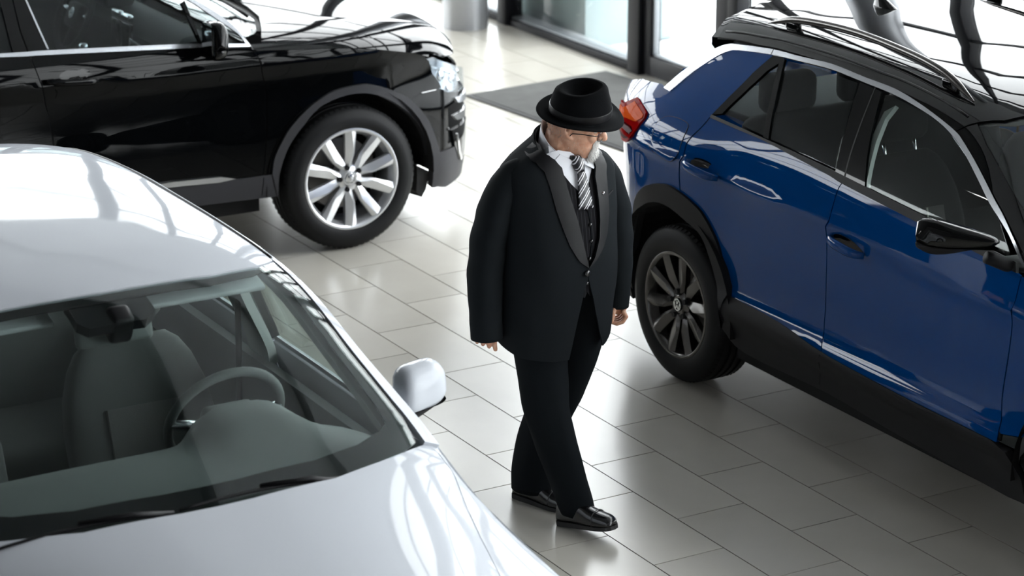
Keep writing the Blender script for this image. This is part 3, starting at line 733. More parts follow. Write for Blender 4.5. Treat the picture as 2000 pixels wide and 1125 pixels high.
# ================================================================ blue crossover with black roof
def blue_car():
    t = T['blue']; tc = T['bluecap']
    car = empty('car', (-0.335, 0.476, 0)); tag(car, 'blue compact crossover with black roof, dark alloy wheels and red tail lamp', 'car', 'cars in the showroom')
    S = side_surf(blue_w); cap = blue_cap
    # arch outlines
    ao = [(-.435, .33), (-.42, .47), (-.39, .605), (-.325, .72), (-.2005, .8089)] + t['arch_out'][4:]
    ai = [(-.365, .30), (-.36, .46), (-.33, .60), (-.255, .70), (-.1427, .7563)] + t['arch_in'][4:]
    AO, AI = cr(ao, 5), cr(ai, 5)
    k0 = min(range(len(AO)), key=lambda i: abs(AO[i][0]-t['rdoor_rear'][-1][0])+abs(AO[i][1]-t['rdoor_rear'][-1][1]))
    rr_cut = cr(t['rdoor_rear'], 4); rf_cut = cr(t['rdoor_front'], 4); ff_cut = cr(t['fdoor_front'], 4)
    belt = cr(t['belt_lo'], 3); su = cr(t['sill_up'], 4); sl = cr(t['sill_lo'], 4)
    # split lists at the door cuts
    x_rf_top, x_rf_bot = rf_cut[0][0], rf_cut[-1][0]
    g = 0.0028
    # rear quarter
    q = cr(t['chrome_lo'][:6], 4) + cr(t['dlo_rear'], 3) + [(p[0]-g*2, p[1]) for p in rr_cut[1:]] + list(reversed(AO[:k0])) + [(-.50, .33), (-.66, .36), (-.86, .42), (-.86, .9), (-.845, 1.04), (-.70, 1.13), (-.5, 1.185), (-.3, 1.21)]
    both('rear_quarter_panel', q, S, 'paint_blue', car)
    # doors
    rd = [p for p in belt if rr_cut[0][0] <= p[0] < x_rf_top-g] + [(p[0]-g, p[1]) for p in rf_cut] + [p for p in reversed(su) if AO[-1][0] <= p[0] < x_rf_bot-g] + list(reversed(AO[k0:])) + [(p[0]+g, p[1]) for p in reversed(rr_cut[1:-1])]
    rdo = both('rear_door', rd, S, 'paint_blue', car)
    fd = [p for p in belt if p[0] > x_rf_top+g and p[0] < ff_cut[0][0]-.02] + [(ff_cut[0][0]-g, ff_cut[0][1])] + [(p[0]-g, p[1]) for p in ff_cut[1:-1]] + [(ff_cut[-1][0]-g, su[-1][1])] + [p for p in reversed(su) if p[0] > x_rf_bot+g and p[0] < ff_cut[-1][0]-.01] + [(p[0]+g, p[1]) for p in reversed(rf_cut)]
    fdo = both('front_door', fd, S, 'paint_blue', car)
    # front wing, front arch
    L = 2.59
    fao = [(L-x, z) for x, z in reversed(AO)]; fai = [(L-x, z) for x, z in reversed(AI)]
    fao = [(L+(.435 if i == 0 else 0)*0+p[0]-L, p[1]) for i, p in enumerate(fao)]
    wing = [(p[0]+g, p[1]) for p in ff_cut[:1]] + [(2.35, 1.02), (2.7, .97), (3.0, .90), (3.25, .82), (3.42, .72), (3.43, .45), (3.2, .36), (3.03, .34)] + [p for p in reversed(fao) if p[0] > ff_cut[-1][0]+.01] + [(ff_cut[-1][0]+g*2, .47)] + [(p[0]+g, p[1]) for p in reversed(ff_cut[1:-1])]
    both('front_wing', wing, S, 'paint_blue', car)
    # cladding
    both('rear_arch_cladding', AO + list(reversed(AI)), S, 'cladding', car, off=.012, thick=.03, da=.06, db=.06)
    both('front_arch_cladding', fao + list(reversed(fai)), S, 'cladding', car, off=.012, thick=.03, da=.06, db=.06)
    sill = [p for p in su] + [(2.13, .42), (2.19, .33), (2.2, .24)] + [p for p in reversed(sl) if p[0] < 2.15] 
    both('sill_cladding', sill, S, 'cladding', car, off=.006, thick=.03)
    both('door_sill_gap', [(x_rf_bot-.003, .44), (x_rf_bot+.003, .44), (.995, .30), (.989, .30)], S, 'seal', car, off=.0068, thick=.004)
    both('rear_bumper_cladding', [(-.435, .33), (-.86, .42), (-.86, .24), (-.40, .24)], S, 'cladding', car, off=.005, thick=.03)
    both('front_bumper_cladding', [(3.03, .34), (3.43, .45), (3.42, .22), (2.99, .22)], S, 'cladding', car, off=.005, thick=.03)
    # bright trim, belt trim, pillars, glass
    ch = cr(t['chrome_up'], 4) + list(reversed(cr(t['chrome_lo'], 4)))
    both('roofline_trim', ch, S, 'satin_chrome', car, off=.004, thick=.012, da=.03, db=.03)
    both('trim_joint', [(.3150, 1.468), (.3185, 1.468), (.3210, 1.444), (.3175, 1.444)], S, 'seal', car, off=.0046, thick=.003)
    both('belt_trim', cr(t['belt_up'], 3) + list(reversed(belt)), S, 'cladding', car, off=.003, thick=.014)
    both('b_pillar_cover', cr(t['bpillar'][:1], 1)[:0] + t['bpillar'], S, 'gloss_black', car, off=.001, thick=.010)
    both('b_pillar_gap', [(.9965, 1.458), (1.002, 1.458), (1.072, 1.150), (1.064, 1.150)], S, 'seal', car, off=.0018, thick=.003)
    both('window_divider', t['divider'], S, 'gloss_black', car, off=.001, thick=.012)
    fr_q = [t['dlo_rear'][0], (.385, 1.452), t['glass_q'][0], t['glass_q'][1], t['glass_q'][2], t['glass_q'][3], t['glass_q'][4], t['dlo_rear'][-1]] + list(reversed(t['dlo_rear'][1:-1]))
    both('quarter_window_frame', fr_q, S, 'gloss_black', car, off=.000, thick=.012)
    both('quarter_window', t['glass_q'], S, 'car_glass_dark', car, off=-.008, thick=.004)
    for o, pl in zip(rdo, (0, 1)):
        panel('rear_window', t['glass_r'][:4]+t['glass_r'][4:], S, 'car_glass_dark', o, off=-.006, thick=.004, mirror=bool(pl))
    for o, pl in zip(fdo, (0, 1)):
        panel('front_window', cr(t['glass_f'][:9], 2) + t['glass_f'][9:], S, 'car_glass', o, off=-.008, thick=.004, mirror=bool(pl))
    # handles over a flat black oval that paints in the cup's shade
    for name, key, par in (('r', 'handle_r', rdo), ('f', 'handle_f', fdo)):
        hp = t[key]; cx = sum(p[0] for p in hp)/len(hp); cz = sum(p[1] for p in hp)/len(hp)
        for pl in (0, 1):
            sg = 1 if pl else -1
            pa = par[pl]
            cup = [(cx+.004+.088*math.cos(a)*1.0, cz+.020+.028*math.sin(a)-.10*(.088*math.cos(a))) for a in [2*pi*i/28 for i in range(28)]]
            panel('handle_cup', cup, S, 'gloss_black', pa, off=.0012, thick=.002, mirror=bool(pl))
            path = []
            for k in range(9):
                u = -1+k/4.0
                l = cx+u*.105; z = cz+.012-.10*u*.105
                path.append((l, sg*(blue_w(l, z)+.008+.030*(1-u**4)), z))
            tube('door_handle', path, [(.013+.008*(1-abs(-1+k/4.0)**3), .008+.005*(1-abs(-1+k/4.0)**3)) for k in range(9)], 'paint_blue', pa, n=12)
    # tail lamp, fuel flap
    tl = t['tail']
    tlp = [(-.68, 1.05), (-.5267, 1.0777), (-.4444, 1.1117), (-.3936, 1.1339), (-.3127, 1.122), (-.2471, 1.1084), (-.239, 1.0898), (-.2757, 1.041), (-.3229, .9889), (-.402, .9478), (-.55, .92), (-.68, .92)]
    for pl in (False, True):
        lamp = panel('tail_lamp', tlp, S, 'tail_red', car, off=.010, thick=.03, mirror=pl)
        panel('indicator_band', [(-.62, 1.05), (-.5, 1.068), (-.44, 1.09), (-.39, 1.118), (-.31, 1.107), (-.256, 1.097), (-.252, 1.085), (-.30, 1.060), (-.40, 1.05), (-.5, 1.035), (-.62, 1.03)], S, 'tail_orange', lamp, off=.013, thick=.006, mirror=pl)
        panel('lamp_dark_panel', [(-.56, 1.010), (-.45, 1.025), (-.34, 1.032), (-.31, 1.018), (-.35, .985), (-.42, .962), (-.54, .952)], S, 'tail_dark', lamp, off=.0125, thick=.006, mirror=pl)  # darker red field in the lower part of the lamp
    fp = cr(t['flap'], 3, True)
    panel('fuel_flap', fp, S, 'paint_blue', car, off=.0015, thick=.004)
    ring = []
    for i in range(len(fp)):
        ring.append(fp[i])
    tube('fuel_flap_gap', [Vector(S(*p))+Vector((0, -.0003, 0)) for p in fp+fp[:1]], .0016, 'seal', car, n=6)
    # shut lines as dark seals behind the panel gaps
    for nm, ln in (('door_seal', rr_cut), ('door_seal', rf_cut), ('door_seal', ff_cut)):
        for sg in (-1, 1):
            tube(nm, [(p[0], sg*(blue_w(*p)-.012), p[1]) for p in ln], .008, 'seal', car, n=6)
    # roof, windscreen, A-pillar
    rear = [(-.10, -1.0), (-.125, -.85), (-.20, -.4), (-.22, 0), (-.20, .4), (-.125, .85), (-.10, 1.0)]
    front = [(1.50, 1.0), (1.555, .90), (1.62, .78), (1.66, .55), (1.69, 0), (1.66, -.55), (1.62, -.78), (1.555, -.90), (1.50, -1.0)]
    roof = panel('roof', rear + front, cap, 'gloss_black', car, da=.05, db=.06, thick=.02, centre=(.8, 0, .9))
    ap = [(1.507, .995), (1.562, .905), (1.66, .93), (1.85, .925), (2.1, .91), (2.30, .90), (2.32, 1.0), (2.1, 1.0), (1.8, 1.0)]
    both('a_pillar', [(a, -b) for a, b in ap], cap, 'gloss_black', car, da=.05, db=.05, thick=.03, centre=(1.2, 0, .7))
    ws = [(1.565, -.90), (1.63, -.78), (1.67, -.55), (1.70, 0), (1.67, .55), (1.63, .78), (1.565, .90), (1.66, .925), (1.85, .92), (2.1, .905), (2.31, .89), (2.38, .5), (2.40, 0), (2.38, -.5), (2.31, -.89), (2.1, -.905), (1.85, -.92), (1.66, -.925)]
    panel('windscreen', ws, cap, 'car_glass', car, da=.08, db=.08, thick=.005, off=-.004, centre=(1.2, 0, .7))
    band = [(1.565, -.90), (1.63, -.78), (1.67, -.55), (1.70, 0), (1.67, .55), (1.63, .78), (1.565, .90), (1.60, .86), (1.66, .74), (1.70, .5), (1.73, 0), (1.70, -.5), (1.66, -.74), (1.60, -.86)]
    panel('windscreen_band', band, cap, 'seal', car, da=.06, db=.08, thick=.002, off=-.010, centre=(1.2, 0, .7))
    # grooves beside the roof skin, roof rails, aerial, spoiler
    for sg in (-1, 1):
        gp = [Vector(cap(l, sg*tt)) for l, tt in cr([(-.08, .955), (.3, .945), (.8, .94), (1.2, .935), (1.5, .915)], 6)]
        tube('roof_gutter', [p+Vector((0, 0, .0005)) for p in gp], .0045, 'seal', car, n=8)
        pts = []
        for i, (l, tt) in enumerate(tc['rail']):
            p = Vector(cap(l, tt)); hgt = [.008, .032, .040, .040, .036, .024, .004][i]
            pts.append(Vector((p.x+2.6*hgt*.9, sg*(abs(p.y)+1.5*hgt), p.z+hgt)))
        P2 = smooth_path(pts, 6); n = len(P2)
        rad = [(.016*min(1, .25+6*min(i, n-1-i)/n), .013*min(1, .25+6*min(i, n-1-i)/n)) for i in range(n)]
        rl = tube('roof_rail', P2, rad, 'alloy_dark', car, n=14)
        for fi in (5, n-8):
            p = P2[fi]; tt = abs(p.y)/blue_w(p.x, interp(BL_EZ, p.x)); zb = cap(p.x, tt)[2]
            rbox('rail_foot', (p.x, p.y, (p.z+zb)/2-.006), (.09, .022, max(.02, p.z-zb)), .009, 'gloss_black', rl)
    a = Vector(cap(.30, -.10))
    rings = []
    for k in range(8):
        u = k/7.0; h = .05*u
        ln = .14*(1-u)**.8+.016; ring = []
        for j in range(16):
            an = 2*pi*j/16; ring.append(a+Vector((math.cos(an)*ln/2-.05*u, math.sin(an)*.030*(1-.8*u), h-.004)))
        rings.append(ring)
    V, Fs = loft(rings); link('aerial', raw(V, Fs), 'gloss_black', car)
    sp = [(-.12, -.99), (-.145, -.85), (-.23, -.4), (-.25, 0), (-.23, .4), (-.145, .85), (-.12, .99)]
    spoil = [[Vector(cap(l+.02, tt)) for l, tt in sp], [Vector(cap(l, tt))+Vector((-.03, 0, -.004)) for l, tt in sp], [Vector(cap(l, tt))+Vector((-.028, 0, -.035)) for l, tt in sp], [Vector(cap(l, tt))+Vector((.05, 0, -.085)) for l, tt in sp]]
    V, Fs = loft(spoil, False); me = raw(V, Fs); me.set_sharp_from_angle(angle=.7); link('rear_spoiler', me, 'gloss_black', car)
    # rear window, tailgate, bonnet, nose
    def tail(y, z):
        f = min(1.0, abs(y)/.62)
        l = lin_([(.25, -.86), (.7, -.865), (.95, -.83), (1.12, -.73), (1.5, -.26)], z)
        return (l+.10*f**3.2*(1 if z < 1.15 else .6), y, z)
    panel('rear_glass', [(-.39, 1.16), (.39, 1.16), (.38, 1.44), (-.38, 1.44)], tail, 'car_glass_dark', car, da=.08, db=.05, thick=.005, centre=(.5, 0, .8))
    tg = panel('tailgate', [(-.50, .62), (.50, .62), (.50, .95), (.40, 1.155), (-.40, 1.155), (-.50, .95)], tail, 'paint_blue', car, da=.08, db=.05, centre=(.5, 0, .8))
    emblem(tg, (-.845, 0, 1.0), .06, (0, 0, -pi/2))
    panel('rear_bumper', [(-.53, .25), (.53, .25), (.53, .612), (-.53, .612)], tail, 'paint_blue', car, da=.08, db=.05, centre=(.5, 0, .8))
    def bonnet(l, tt):
        ez = lin_([(2.1, 1.03), (2.6, .985), (3.0, .90), (3.25, .82), (3.43, .70)], l); we = blue_w(l, ez)
        cz = lin_([(2.1, 1.09), (2.6, 1.045), (3.0, .97), (3.25, .90), (3.43, .74)], l)
        return (l, we*tt, ez+(cz-ez)*(1-abs(tt)**2.4))
    panel('bonnet', [(2.13, -1), (2.40, -.6), (2.44, 0), (2.40, .6), (2.13, 1), (2.7, 1), (3.2, 1), (3.40, 1), (3.42, 0), (3.40, -1), (3.2, -1), (2.7, -1)], bonnet, 'paint_blue', car, da=.08, db=.1, centre=(2.6, 0, .3))
    def nose(y, z):
        f = min(1.0, abs(y)/.60); return (lin_([(.2, 3.40), (.5, 3.45), (.75, 3.42)], z)-.12*f**3, y, z)
    nb = panel('front_bumper', [(-.58, .22), (.58, .22), (.58, .72), (-.58, .72)], nose, 'cladding', car, da=.08, db=.05, centre=(2, 0, .5))
    # wheels, liners, underbody
    P = wheel_protos(.336, .215, .226, 'alloy_dark', spoke_mid=98.0, half=18.0)
    for l, sg in ((0, -1), (0, 1), (L, -1), (L, 1)):
        add_wheel(car, P, (l, sg*.769, .336), 0 if sg < 0 else pi)
        arch_liner(car, l, .50, .895, .437, .345, sg)
    V = [(x, y, z) for z in (.20, .34) for x, y in ((.36, -.80), (2.22, -.80), (2.22, .80), (.36, .80))]
    link('underbody', raw(V, [(3, 2, 1, 0), (4, 5, 6, 7), (0, 1, 5, 4), (1, 2, 6, 5), (2, 3, 7, 6), (3, 0, 4, 7)], False), 'under', car)
    box('underbody', (-.38, 0, .30), (.85, 1.0, .12), 'under', car); box('underbody', (2.85, 0, .30), (.9, 1.0, .14), 'under', car)
    # cabin
    box('cabin_floor', (1.25, 0, .36), (2.5, 1.56, .03), 'interior_dark', car)
    both('door_card', [(.45, .50), (2.1, .50), (2.1, 1.05), (1.05, 1.10), (.3, 1.14), (.3, .88)], S, 'interior_dark', car, off=-.075, thick=.02, da=.1, db=.08)
    seat(car, 1.16, -.37, .56, stripes=True); seat(car, 1.16, .37, .56, stripes=True)
    rbox('rear_bench', (.52, 0, .56), (.52, 1.25, .20), .06, 'seat_fabric', car)
    rbox('rear_backrest', (.22, 0, .86), (.16, 1.28, .60), .06, 'seat_fabric', car, Matrix.Rotation(-.28, 4, 'Y'))
    for y in (-.40, 0, .40): rbox('rear_headrest', (.10, y, 1.22), (.11, .26, .17), .045, 'seat_fabric', car)
    rbox('parcel_shelf', (-.15, 0, 1.10), (.5, 1.1, .03), .008, 'interior_dark', car)
    rings = [[(x, y, z) for x, z in ((2.38, 1.03), (2.15, 1.06), (1.98, 1.02), (1.93, .93), (1.98, .78), (2.05, .60), (2.40, .58))] for y in (-.76, -.4, 0, .4, .76)]
    V, Fs = loft(rings); link('dashboard', raw(V, Fs, False), 'interior_dark', car)
    steering_wheel(car, (1.80, .37, .93), .40)
    panel('headliner', [(-.05, -.93), (1.52, -.90), (1.62, -.6), (1.64, .6), (1.52, .90), (-.05, .93)], cap, 'headliner', car, da=.15, db=.15, off=-.035, thick=.01, centre=(.8, 0, .9))
    # pale inner B-pillar trim and tether seen through the window
    both('b_pillar_trim', [(1.075, 1.40), (1.115, 1.43), (1.10, 1.38), (1.115, 1.30), (1.16, 1.16), (1.20, 1.09), (1.13, 1.09), (1.085, 1.26)], S, 'pillar_trim', car, off=-.03, thick=.02)
    # mirrors
    mirror_housing(car, (1.985, 1.0, 1.165), (.17, .22, .165), 'gloss_black', -1, sweep=.70, taper=.85)
    mirror_housing(car, (1.985, 1.0, 1.165), (.17, .22, .165), 'gloss_black', 1, sweep=.70, taper=.85)
    return car
blue_car()
# ================================================================ black crossover
def black_car():
    t = T['black']
    car = empty('car', (-3.572, -0.726, 0), pi/2); tag(car, 'glossy black crossover with silver ten-spoke wheel and chrome window strip', 'car', 'cars in the showroom')
    S = side_surf(black_w); g = .0026
    AO, AI = cr(t['arch_out'], 5), cr(t['arch_in'], 5)
    fr = cr(t['fdoor_rear'][1:], 4); ff = cr(t['fdoor_front'], 4)
    su, sl = cr(t['sill_up'], 4), cr(t['sill_lo'], 4)
    strip_lo = cr(t['strip_lo'], 3); strip_up = cr(t['strip_up'], 3)
    crease = cr(t['crease'], 4)
    # front wing
    kc = min(range(len(AO)), key=lambda i: abs(AO[i][0]-t['fend_cut'][0][0])+abs(AO[i][1]-t['fend_cut'][0][1]))
    wing = [(ff[0][0]+g, 1.060)] + crease[1:-4] + [(.475, .872), (.4953, .8082), (.5474, .7462), (.5537, .7217)] + [t['fend_cut'][1]] + list(reversed(AO[:kc+1])) + [(AO[0][0], .43), (ff[-1][0]+g, .43)] + [(p[0]+g, p[1]) for p in reversed(ff[2:-1])]
    both('front_wing', wing, S, 'paint_black', car, da=.03, db=.025)
    bump = [(t['fend_cut'][1][0], t['fend_cut'][1][1]-.004), (.5537, .7177), (.6057, .6886), (.7013, .661), (.80, .645), (.885, .64), (.885, .40), (.66, .40), (.5111, .4038)] + [p for p in reversed(AO[kc:]) if p[1] > .41]
    both('front_bumper_corner', bump, S, 'paint_black', car, da=.03, db=.03)
    clad = [(.513, .400), (.66, .396), (.885, .396), (.885, .20), (.60, .19), (.522, .2174), (.5317, .3038), (.5266, .3734)]
    both('front_bumper_cladding', clad, S, 'cladding_grey', car, off=.008, thick=.03)
    both('front_arch_cladding', AO + list(reversed(AI)), S, 'cladding_grey', car, off=.014, thick=.035, da=.06, db=.06)
    # doors
    i_s = [p for p in strip_lo if fr[0][0] < p[0]]
    fd = [p for p in strip_lo if p[0] > fr[4][0]+.01 and p[0] < ff[0][0]-.004] + [(ff[0][0]-g, ff[0][1])] + [(p[0]-g, p[1]) for p in ff[1:]] + [(-.60, .440), (-.9363, .470), (-1.154, .479), (fr[-1][0]+g, .49)] + [(p[0]+g, p[1]) for p in reversed(fr) if .5 < p[1] < 1.145]
    fdo = both('front_door', fd, S, 'paint_black', car, da=.04, db=.025)
    R = -2.681
    rao = [(R-x, z) for x, z in AO]; rai = [(R-x, z) for x, z in AI]
    rao = [(2*R-x, z) for x, z in rao]; rai = [(2*R-x, z) for x, z in rai]
    rao = [(R+x, z) for x, z in [(-p[0], p[1]) for p in AO]]; rai = [(R+x, z) for x, z in [(-p[0], p[1]) for p in AI]]
    rd = [(fr[4][0]-g, 1.147), (-1.7203, 1.157), (-1.862, 1.1655), (-2.1, 1.18), (-2.42, 1.185), (-2.36, .95), (-2.30, .78)] + [p for p in rao if p[0] > R+.25 and p[1] < .75 and p[1] > .48] + [(fr[-1][0]-g, .49)] + [(p[0]-g, p[1]) for p in reversed(fr) if .5 < p[1] < 1.14]
    # order the arch points downwards
    arcp = sorted([p for p in rao if p[0] > R+.25 and .48 < p[1] < .75], key=lambda p: -p[1])
    rd = [(fr[4][0]-g, 1.147), (-1.7203, 1.157), (-1.862, 1.1655), (-2.1, 1.18), (-2.42, 1.185), (-2.37, .95), (-2.36, .79)] + arcp + [(fr[-1][0]-g, .49)] + [(p[0]-g, p[1]) for p in reversed(fr) if .5 < p[1] < 1.14]
    rdo = both('rear_door', rd, S, 'paint_black', car, da=.06, db=.03)
    rao_s = sorted(rao, key=lambda p: p[0])
    q = [(-2.428, 1.185), (-2.9, 1.20), (-3.3, 1.19), (-3.6, 1.12), (-3.6, .45), (-3.3, .36), (-3.22, .34)] + [p for p in rao_s if p[1] > .36 and p[0] < R+.32] + [(-2.376, .80), (-2.378, .95)]
    both('rear_quarter_panel', q, S, 'paint_black', car, da=.06, db=.03)
    both('rear_arch_cladding', rao + list(reversed(rai)), S, 'cladding_grey', car, off=.014, thick=.035, da=.06, db=.06)
    sill = [(-2.25, .48), (-1.5, .488)] + [p for p in su] + [(-.392, .33)] + list(reversed(sl)) + [(-1.5, .345), (-2.28, .345)]
    both('sill_cladding', dedupe(sill), S, 'cladding_grey', car, off=.010, thick=.03)
    sc_ = [(-2.2, .482), (-1.154, .476), (-.9335, .476), (-.69, .466), (-.6127, .4461), (-.70, .440), (-.8852, .4498), (-1.154, .458), (-2.2, .462)]
    both('sill_strip', sc_, S, 'satin_chrome', car, off=.016, thick=.02)
    both('sill_gap', [(-.4706, .43), (-.4660, .43), (-.4760, .345), (-.4806, .345)], S, 'seal', car, off=.011, thick=.004)
    # chrome frame
    su2 = [p for p in strip_up if p[0] > -1.9]; sl2 = [p for p in strip_lo if p[0] > -1.9]
    su3 = [(-2.6, 1.215), (-2.2, 1.198)] + su2; sl3 = [(-2.6, 1.195), (-2.2, 1.180)] + sl2
    both('window_sill_strip', su3 + list(reversed(sl3)), S, 'satin_chrome', car, off=.005, thick=.014, da=.05)
    a_out = [(-2.0, 1.585), (-1.6, 1.56), (-1.3, 1.50), (-1.0, 1.415), (-.85, 1.355)] + t['a_out']; a_in = [(-2.0, 1.565), (-1.6, 1.54), (-1.3, 1.478), (-1.02, 1.395), (-.88, 1.345)] + t['a_in']
    both('window_arch_strip', cr(a_out, 3) + list(reversed(cr(a_in, 3))), S, 'satin_chrome', car, off=.005, thick=.014, da=.03, db=.03)
    gl = [(-1.486, 1.166), (-.9098, 1.125), (-.755, 1.112), (-.80, 1.29), (-.88, 1.342), (-1.02, 1.392), (-1.3, 1.475), (-1.50, 1.52), (-1.545, 1.40), (-1.51, 1.26)]
    gq = [(-.745, 1.109), (-.533, 1.088), (-.5587, 1.131), (-.6172, 1.181), (-.6963, 1.2443), (-.785, 1.298)]
    gr = [(-1.655, 1.172), (-2.35, 1.20), (-2.32, 1.42), (-2.15, 1.545), (-1.66, 1.545), (-1.665, 1.40)]
    for pl in (0, 1):
        panel('front_window', gl, S, 'car_glass_dark', fdo[pl], off=-.008, thick=.004, mirror=bool(pl))
        panel('quarter_window', gq, S, 'car_glass_dark', fdo[pl], off=-.008, thick=.004, mirror=bool(pl))
        panel('window_divider', [(-.755, 1.112), (-.743, 1.110), (-.783, 1.30), (-.803, 1.292)], S, 'gloss_black', fdo[pl], off=-.002, thick=.02, mirror=bool(pl))
        panel('rear_window', gr, S, 'car_glass_dark', rdo[pl], off=-.008, thick=.004, mirror=bool(pl))
        panel('window_frame', [(-1.486, 1.166), (-1.51, 1.26), (-1.545, 1.40), (-1.56, 1.53), (-1.602, 1.53), (-1.601, 1.36), (-1.597, 1.25), (-1.583, 1.158)], S, 'gloss_black', fdo[pl], off=.002, thick=.012, mirror=bool(pl))
        panel('frame_strip', [(-1.486, 1.166), (-1.494, 1.166), (-1.518, 1.26), (-1.553, 1.40), (-1.56, 1.50), (-1.553, 1.50), (-1.545, 1.40), (-1.51, 1.26)], S, 'satin_chrome', fdo[pl], off=.004, thick=.008, mirror=bool(pl))
        panel('window_frame', [(-1.588, 1.160), (-1.604, 1.25), (-1.607, 1.36), (-1.608, 1.53), (-1.66, 1.545), (-1.665, 1.40), (-1.655, 1.172)], S, 'gloss_black', rdo[pl], off=.002, thick=.012, mirror=bool(pl))
        sg = 1 if pl else -1
        # handle and cup
        cx, cz = -1.405, 1.022
        cup = [(cx+.02+.075*math.cos(a), cz+.022+.026*math.sin(a)) for a in [2*pi*i/24 for i in range(24)]]
        panel('handle_cup', cup, S, 'gloss_black', fdo[pl], off=.0012, thick=.002, mirror=bool(pl))
        path = [(cx-.13+.26*k/8.0, sg*(black_w(cx-.13+.26*k/8.0, cz)+.004+.028*(1-abs(-1+k/4.0)**4)), cz+.010-.028*k/8.0) for k in range(9)]
        tube('door_handle', path, [(.010+.006*(1-abs(-1+k/4.0)**3), .008+.003*(1-abs(-1+k/4.0)**3)) for k in range(9)], 'paint_black', fdo[pl], n=12)
    for ln in (fr, ff):
        for sg in (-1, 1):
            tube('door_seal', [(p[0], sg*(black_w(*p)-.012), p[1]) for p in ln], .008, 'seal', car, n=6)
    # bonnet and wing tops
    H = black_hood
    sh = [(-.50, -.93), (-.18, -.90), (.09, -.895), (.37, -.93), (.46, -.95)]
    hood = [(-.42, -.915), (-.18, -.885), (.09, -.88), (.37, -.915), (.46, -.935), (.53, -.965), (.62, -.965), (.72, -.93), (.79, -.78), (.815, -.35), (.825, 0), (.815, .35), (.79, .78), (.72, .93), (.62, .965), (.53, .965), (.46, .935), (.37, .915), (.09, .88), (-.18, .885), (-.42, .915), (-.34, .72), (-.24, .45), (-.20, .2), (-.19, 0), (-.20, -.2), (-.24, -.45), (-.34, -.72)]
    panel('bonnet', hood, H, 'paint_black', car, da=.03, db=.035, centre=(.2, 0, .3))
    both('wing_top', [(-.62, -1.0), (-.60, -.95), (-.42, -.922), (-.18, -.892), (.09, -.887), (.37, -.922), (.46, -.942), (.52, -.93), (.50, -.96), (.47, -1.0), (.3, -1.0), (0, -1.0), (-.3, -1.0)], H, 'paint_black', car, da=.03, db=.02, centre=(.2, 0, .3))
    # headlamp: chrome bowl, clear lens
    both('headlamp', [(.475, .873), (.53, .876), (.58, .852), (.66, .818), (.80, .75), (.83, .70), (.80, .665), (.7013, .661), (.6057, .6886), (.5474, .7462), (.4953, .8082)], S, 'lamp_silver', car, off=-.030, thick=.01, da=.03, db=.02)
    hl = both('headlamp_lens', [(.475, .873), (.53, .874), (.58, .850), (.66, .815), (.80, .75), (.83, .70), (.80, .665), (.7013, .661), (.6057, .6886), (.5474, .7462), (.4953, .8082)], S, 'lens_clear', car, off=.002, thick=.004, da=.03, db=.02)
    for pl, o in enumerate(hl):
        sg = 1 if pl else -1
        for (l, z, r) in ((.60, .775, .034), (.70, .735, .032), (.655, .695, .018)):
            V, Fs = lathe_mesh([(0, .004), (r*.7, .010), (r, .0), (r*1.06, -.01)], 20, 'x'); o2 = link('lamp_ring', raw(V, Fs), 'chrome', o); o2.location = (l-.02, sg*(black_w(l, z)-.022), z); o2.rotation_euler = (0, 0, sg*.9)
        panel('lamp_strip', [(.50, .842), (.60, .808), (.72, .755), (.72, .745), (.60, .796), (.505, .830)], S, 'chrome', o, off=-.012, thick=.006, mirror=bool(pl))
    both('bumper_chrome', [(.66, .645), (.80, .625), (.87, .62), (.87, .585), (.80, .59), (.69, .61)], S, 'satin_chrome', car, off=.010, thick=.02, da=.03, db=.02)
    both('intake_blade', [(.64, .56), (.76, .55), (.87, .545), (.87, .50), (.76, .51), (.68, .525)], S, 'chrome', car, off=.008, thick=.02, da=.03, db=.02)
    both('intake', [(.62, .49), (.87, .48), (.87, .30), (.70, .31), (.65, .40)], S, 'gloss_black', car, off=.011, thick=.02, da=.03, db=.03)
    both('intake_frame', [(.66, .46), (.672, .46), (.70, .36), (.73, .31), (.717, .30), (.688, .35)], S, 'chrome', car, off=.016, thick=.015, da=.03, db=.03)
    V, Fs = lathe_mesh([(0, .003), (.009, .002), (.010, -.004)], 16, 'x'); o2 = link('parking_sensor', raw(V, Fs), 'gloss_black', car); o2.location = (.60, -black_w(.60, .50)-.001, .50); o2.rotation_euler = (0, 0, -1.1)
    def nose(y, z):
        f = min(1.0, abs(y)/.55); return (lin_([(.2, .85), (.5, .90), (.75, .88)], z)-.10*f**2.6, y, z)
    panel('grille', [(-.50, .55), (.50, .55), (.52, .76), (-.52, .76)], nose, 'gloss_black', car, da=.08, db=.03, centre=(0, 0, .5))
    for z in (.60, .65, .70): panel('grille_bar', [(-.50, z), (.50, z), (.50, z+.016), (-.50, z+.016)], nose, 'chrome', car, da=.08, db=.03, off=.012, thick=.02, centre=(0, 0, .5))
    panel('front_bumper', [(-.48, .2), (.48, .2), (.48, .545), (-.48, .545)], nose, 'paint_black', car, da=.08, db=.04, centre=(0, 0, .5))
    # windscreen, pillars, roof
    cap = black_cap
    ws = [(-1.32, -.84), (-1.36, -.5), (-1.38, 0), (-1.36, .5), (-1.32, .84), (-1.0, .87), (-.7, .885), (-.50, .90), (-.36, .70), (-.27, .45), (-.235, .2), (-.225, 0), (-.235, -.2), (-.27, -.45), (-.36, -.70), (-.50, -.90), (-.7, -.885), (-1.0, -.87)]
    panel('windscreen', ws, cap, 'car_glass_dark', car, da=.08, db=.08, off=-.004, thick=.005, centre=(-1.2, 0, .7))
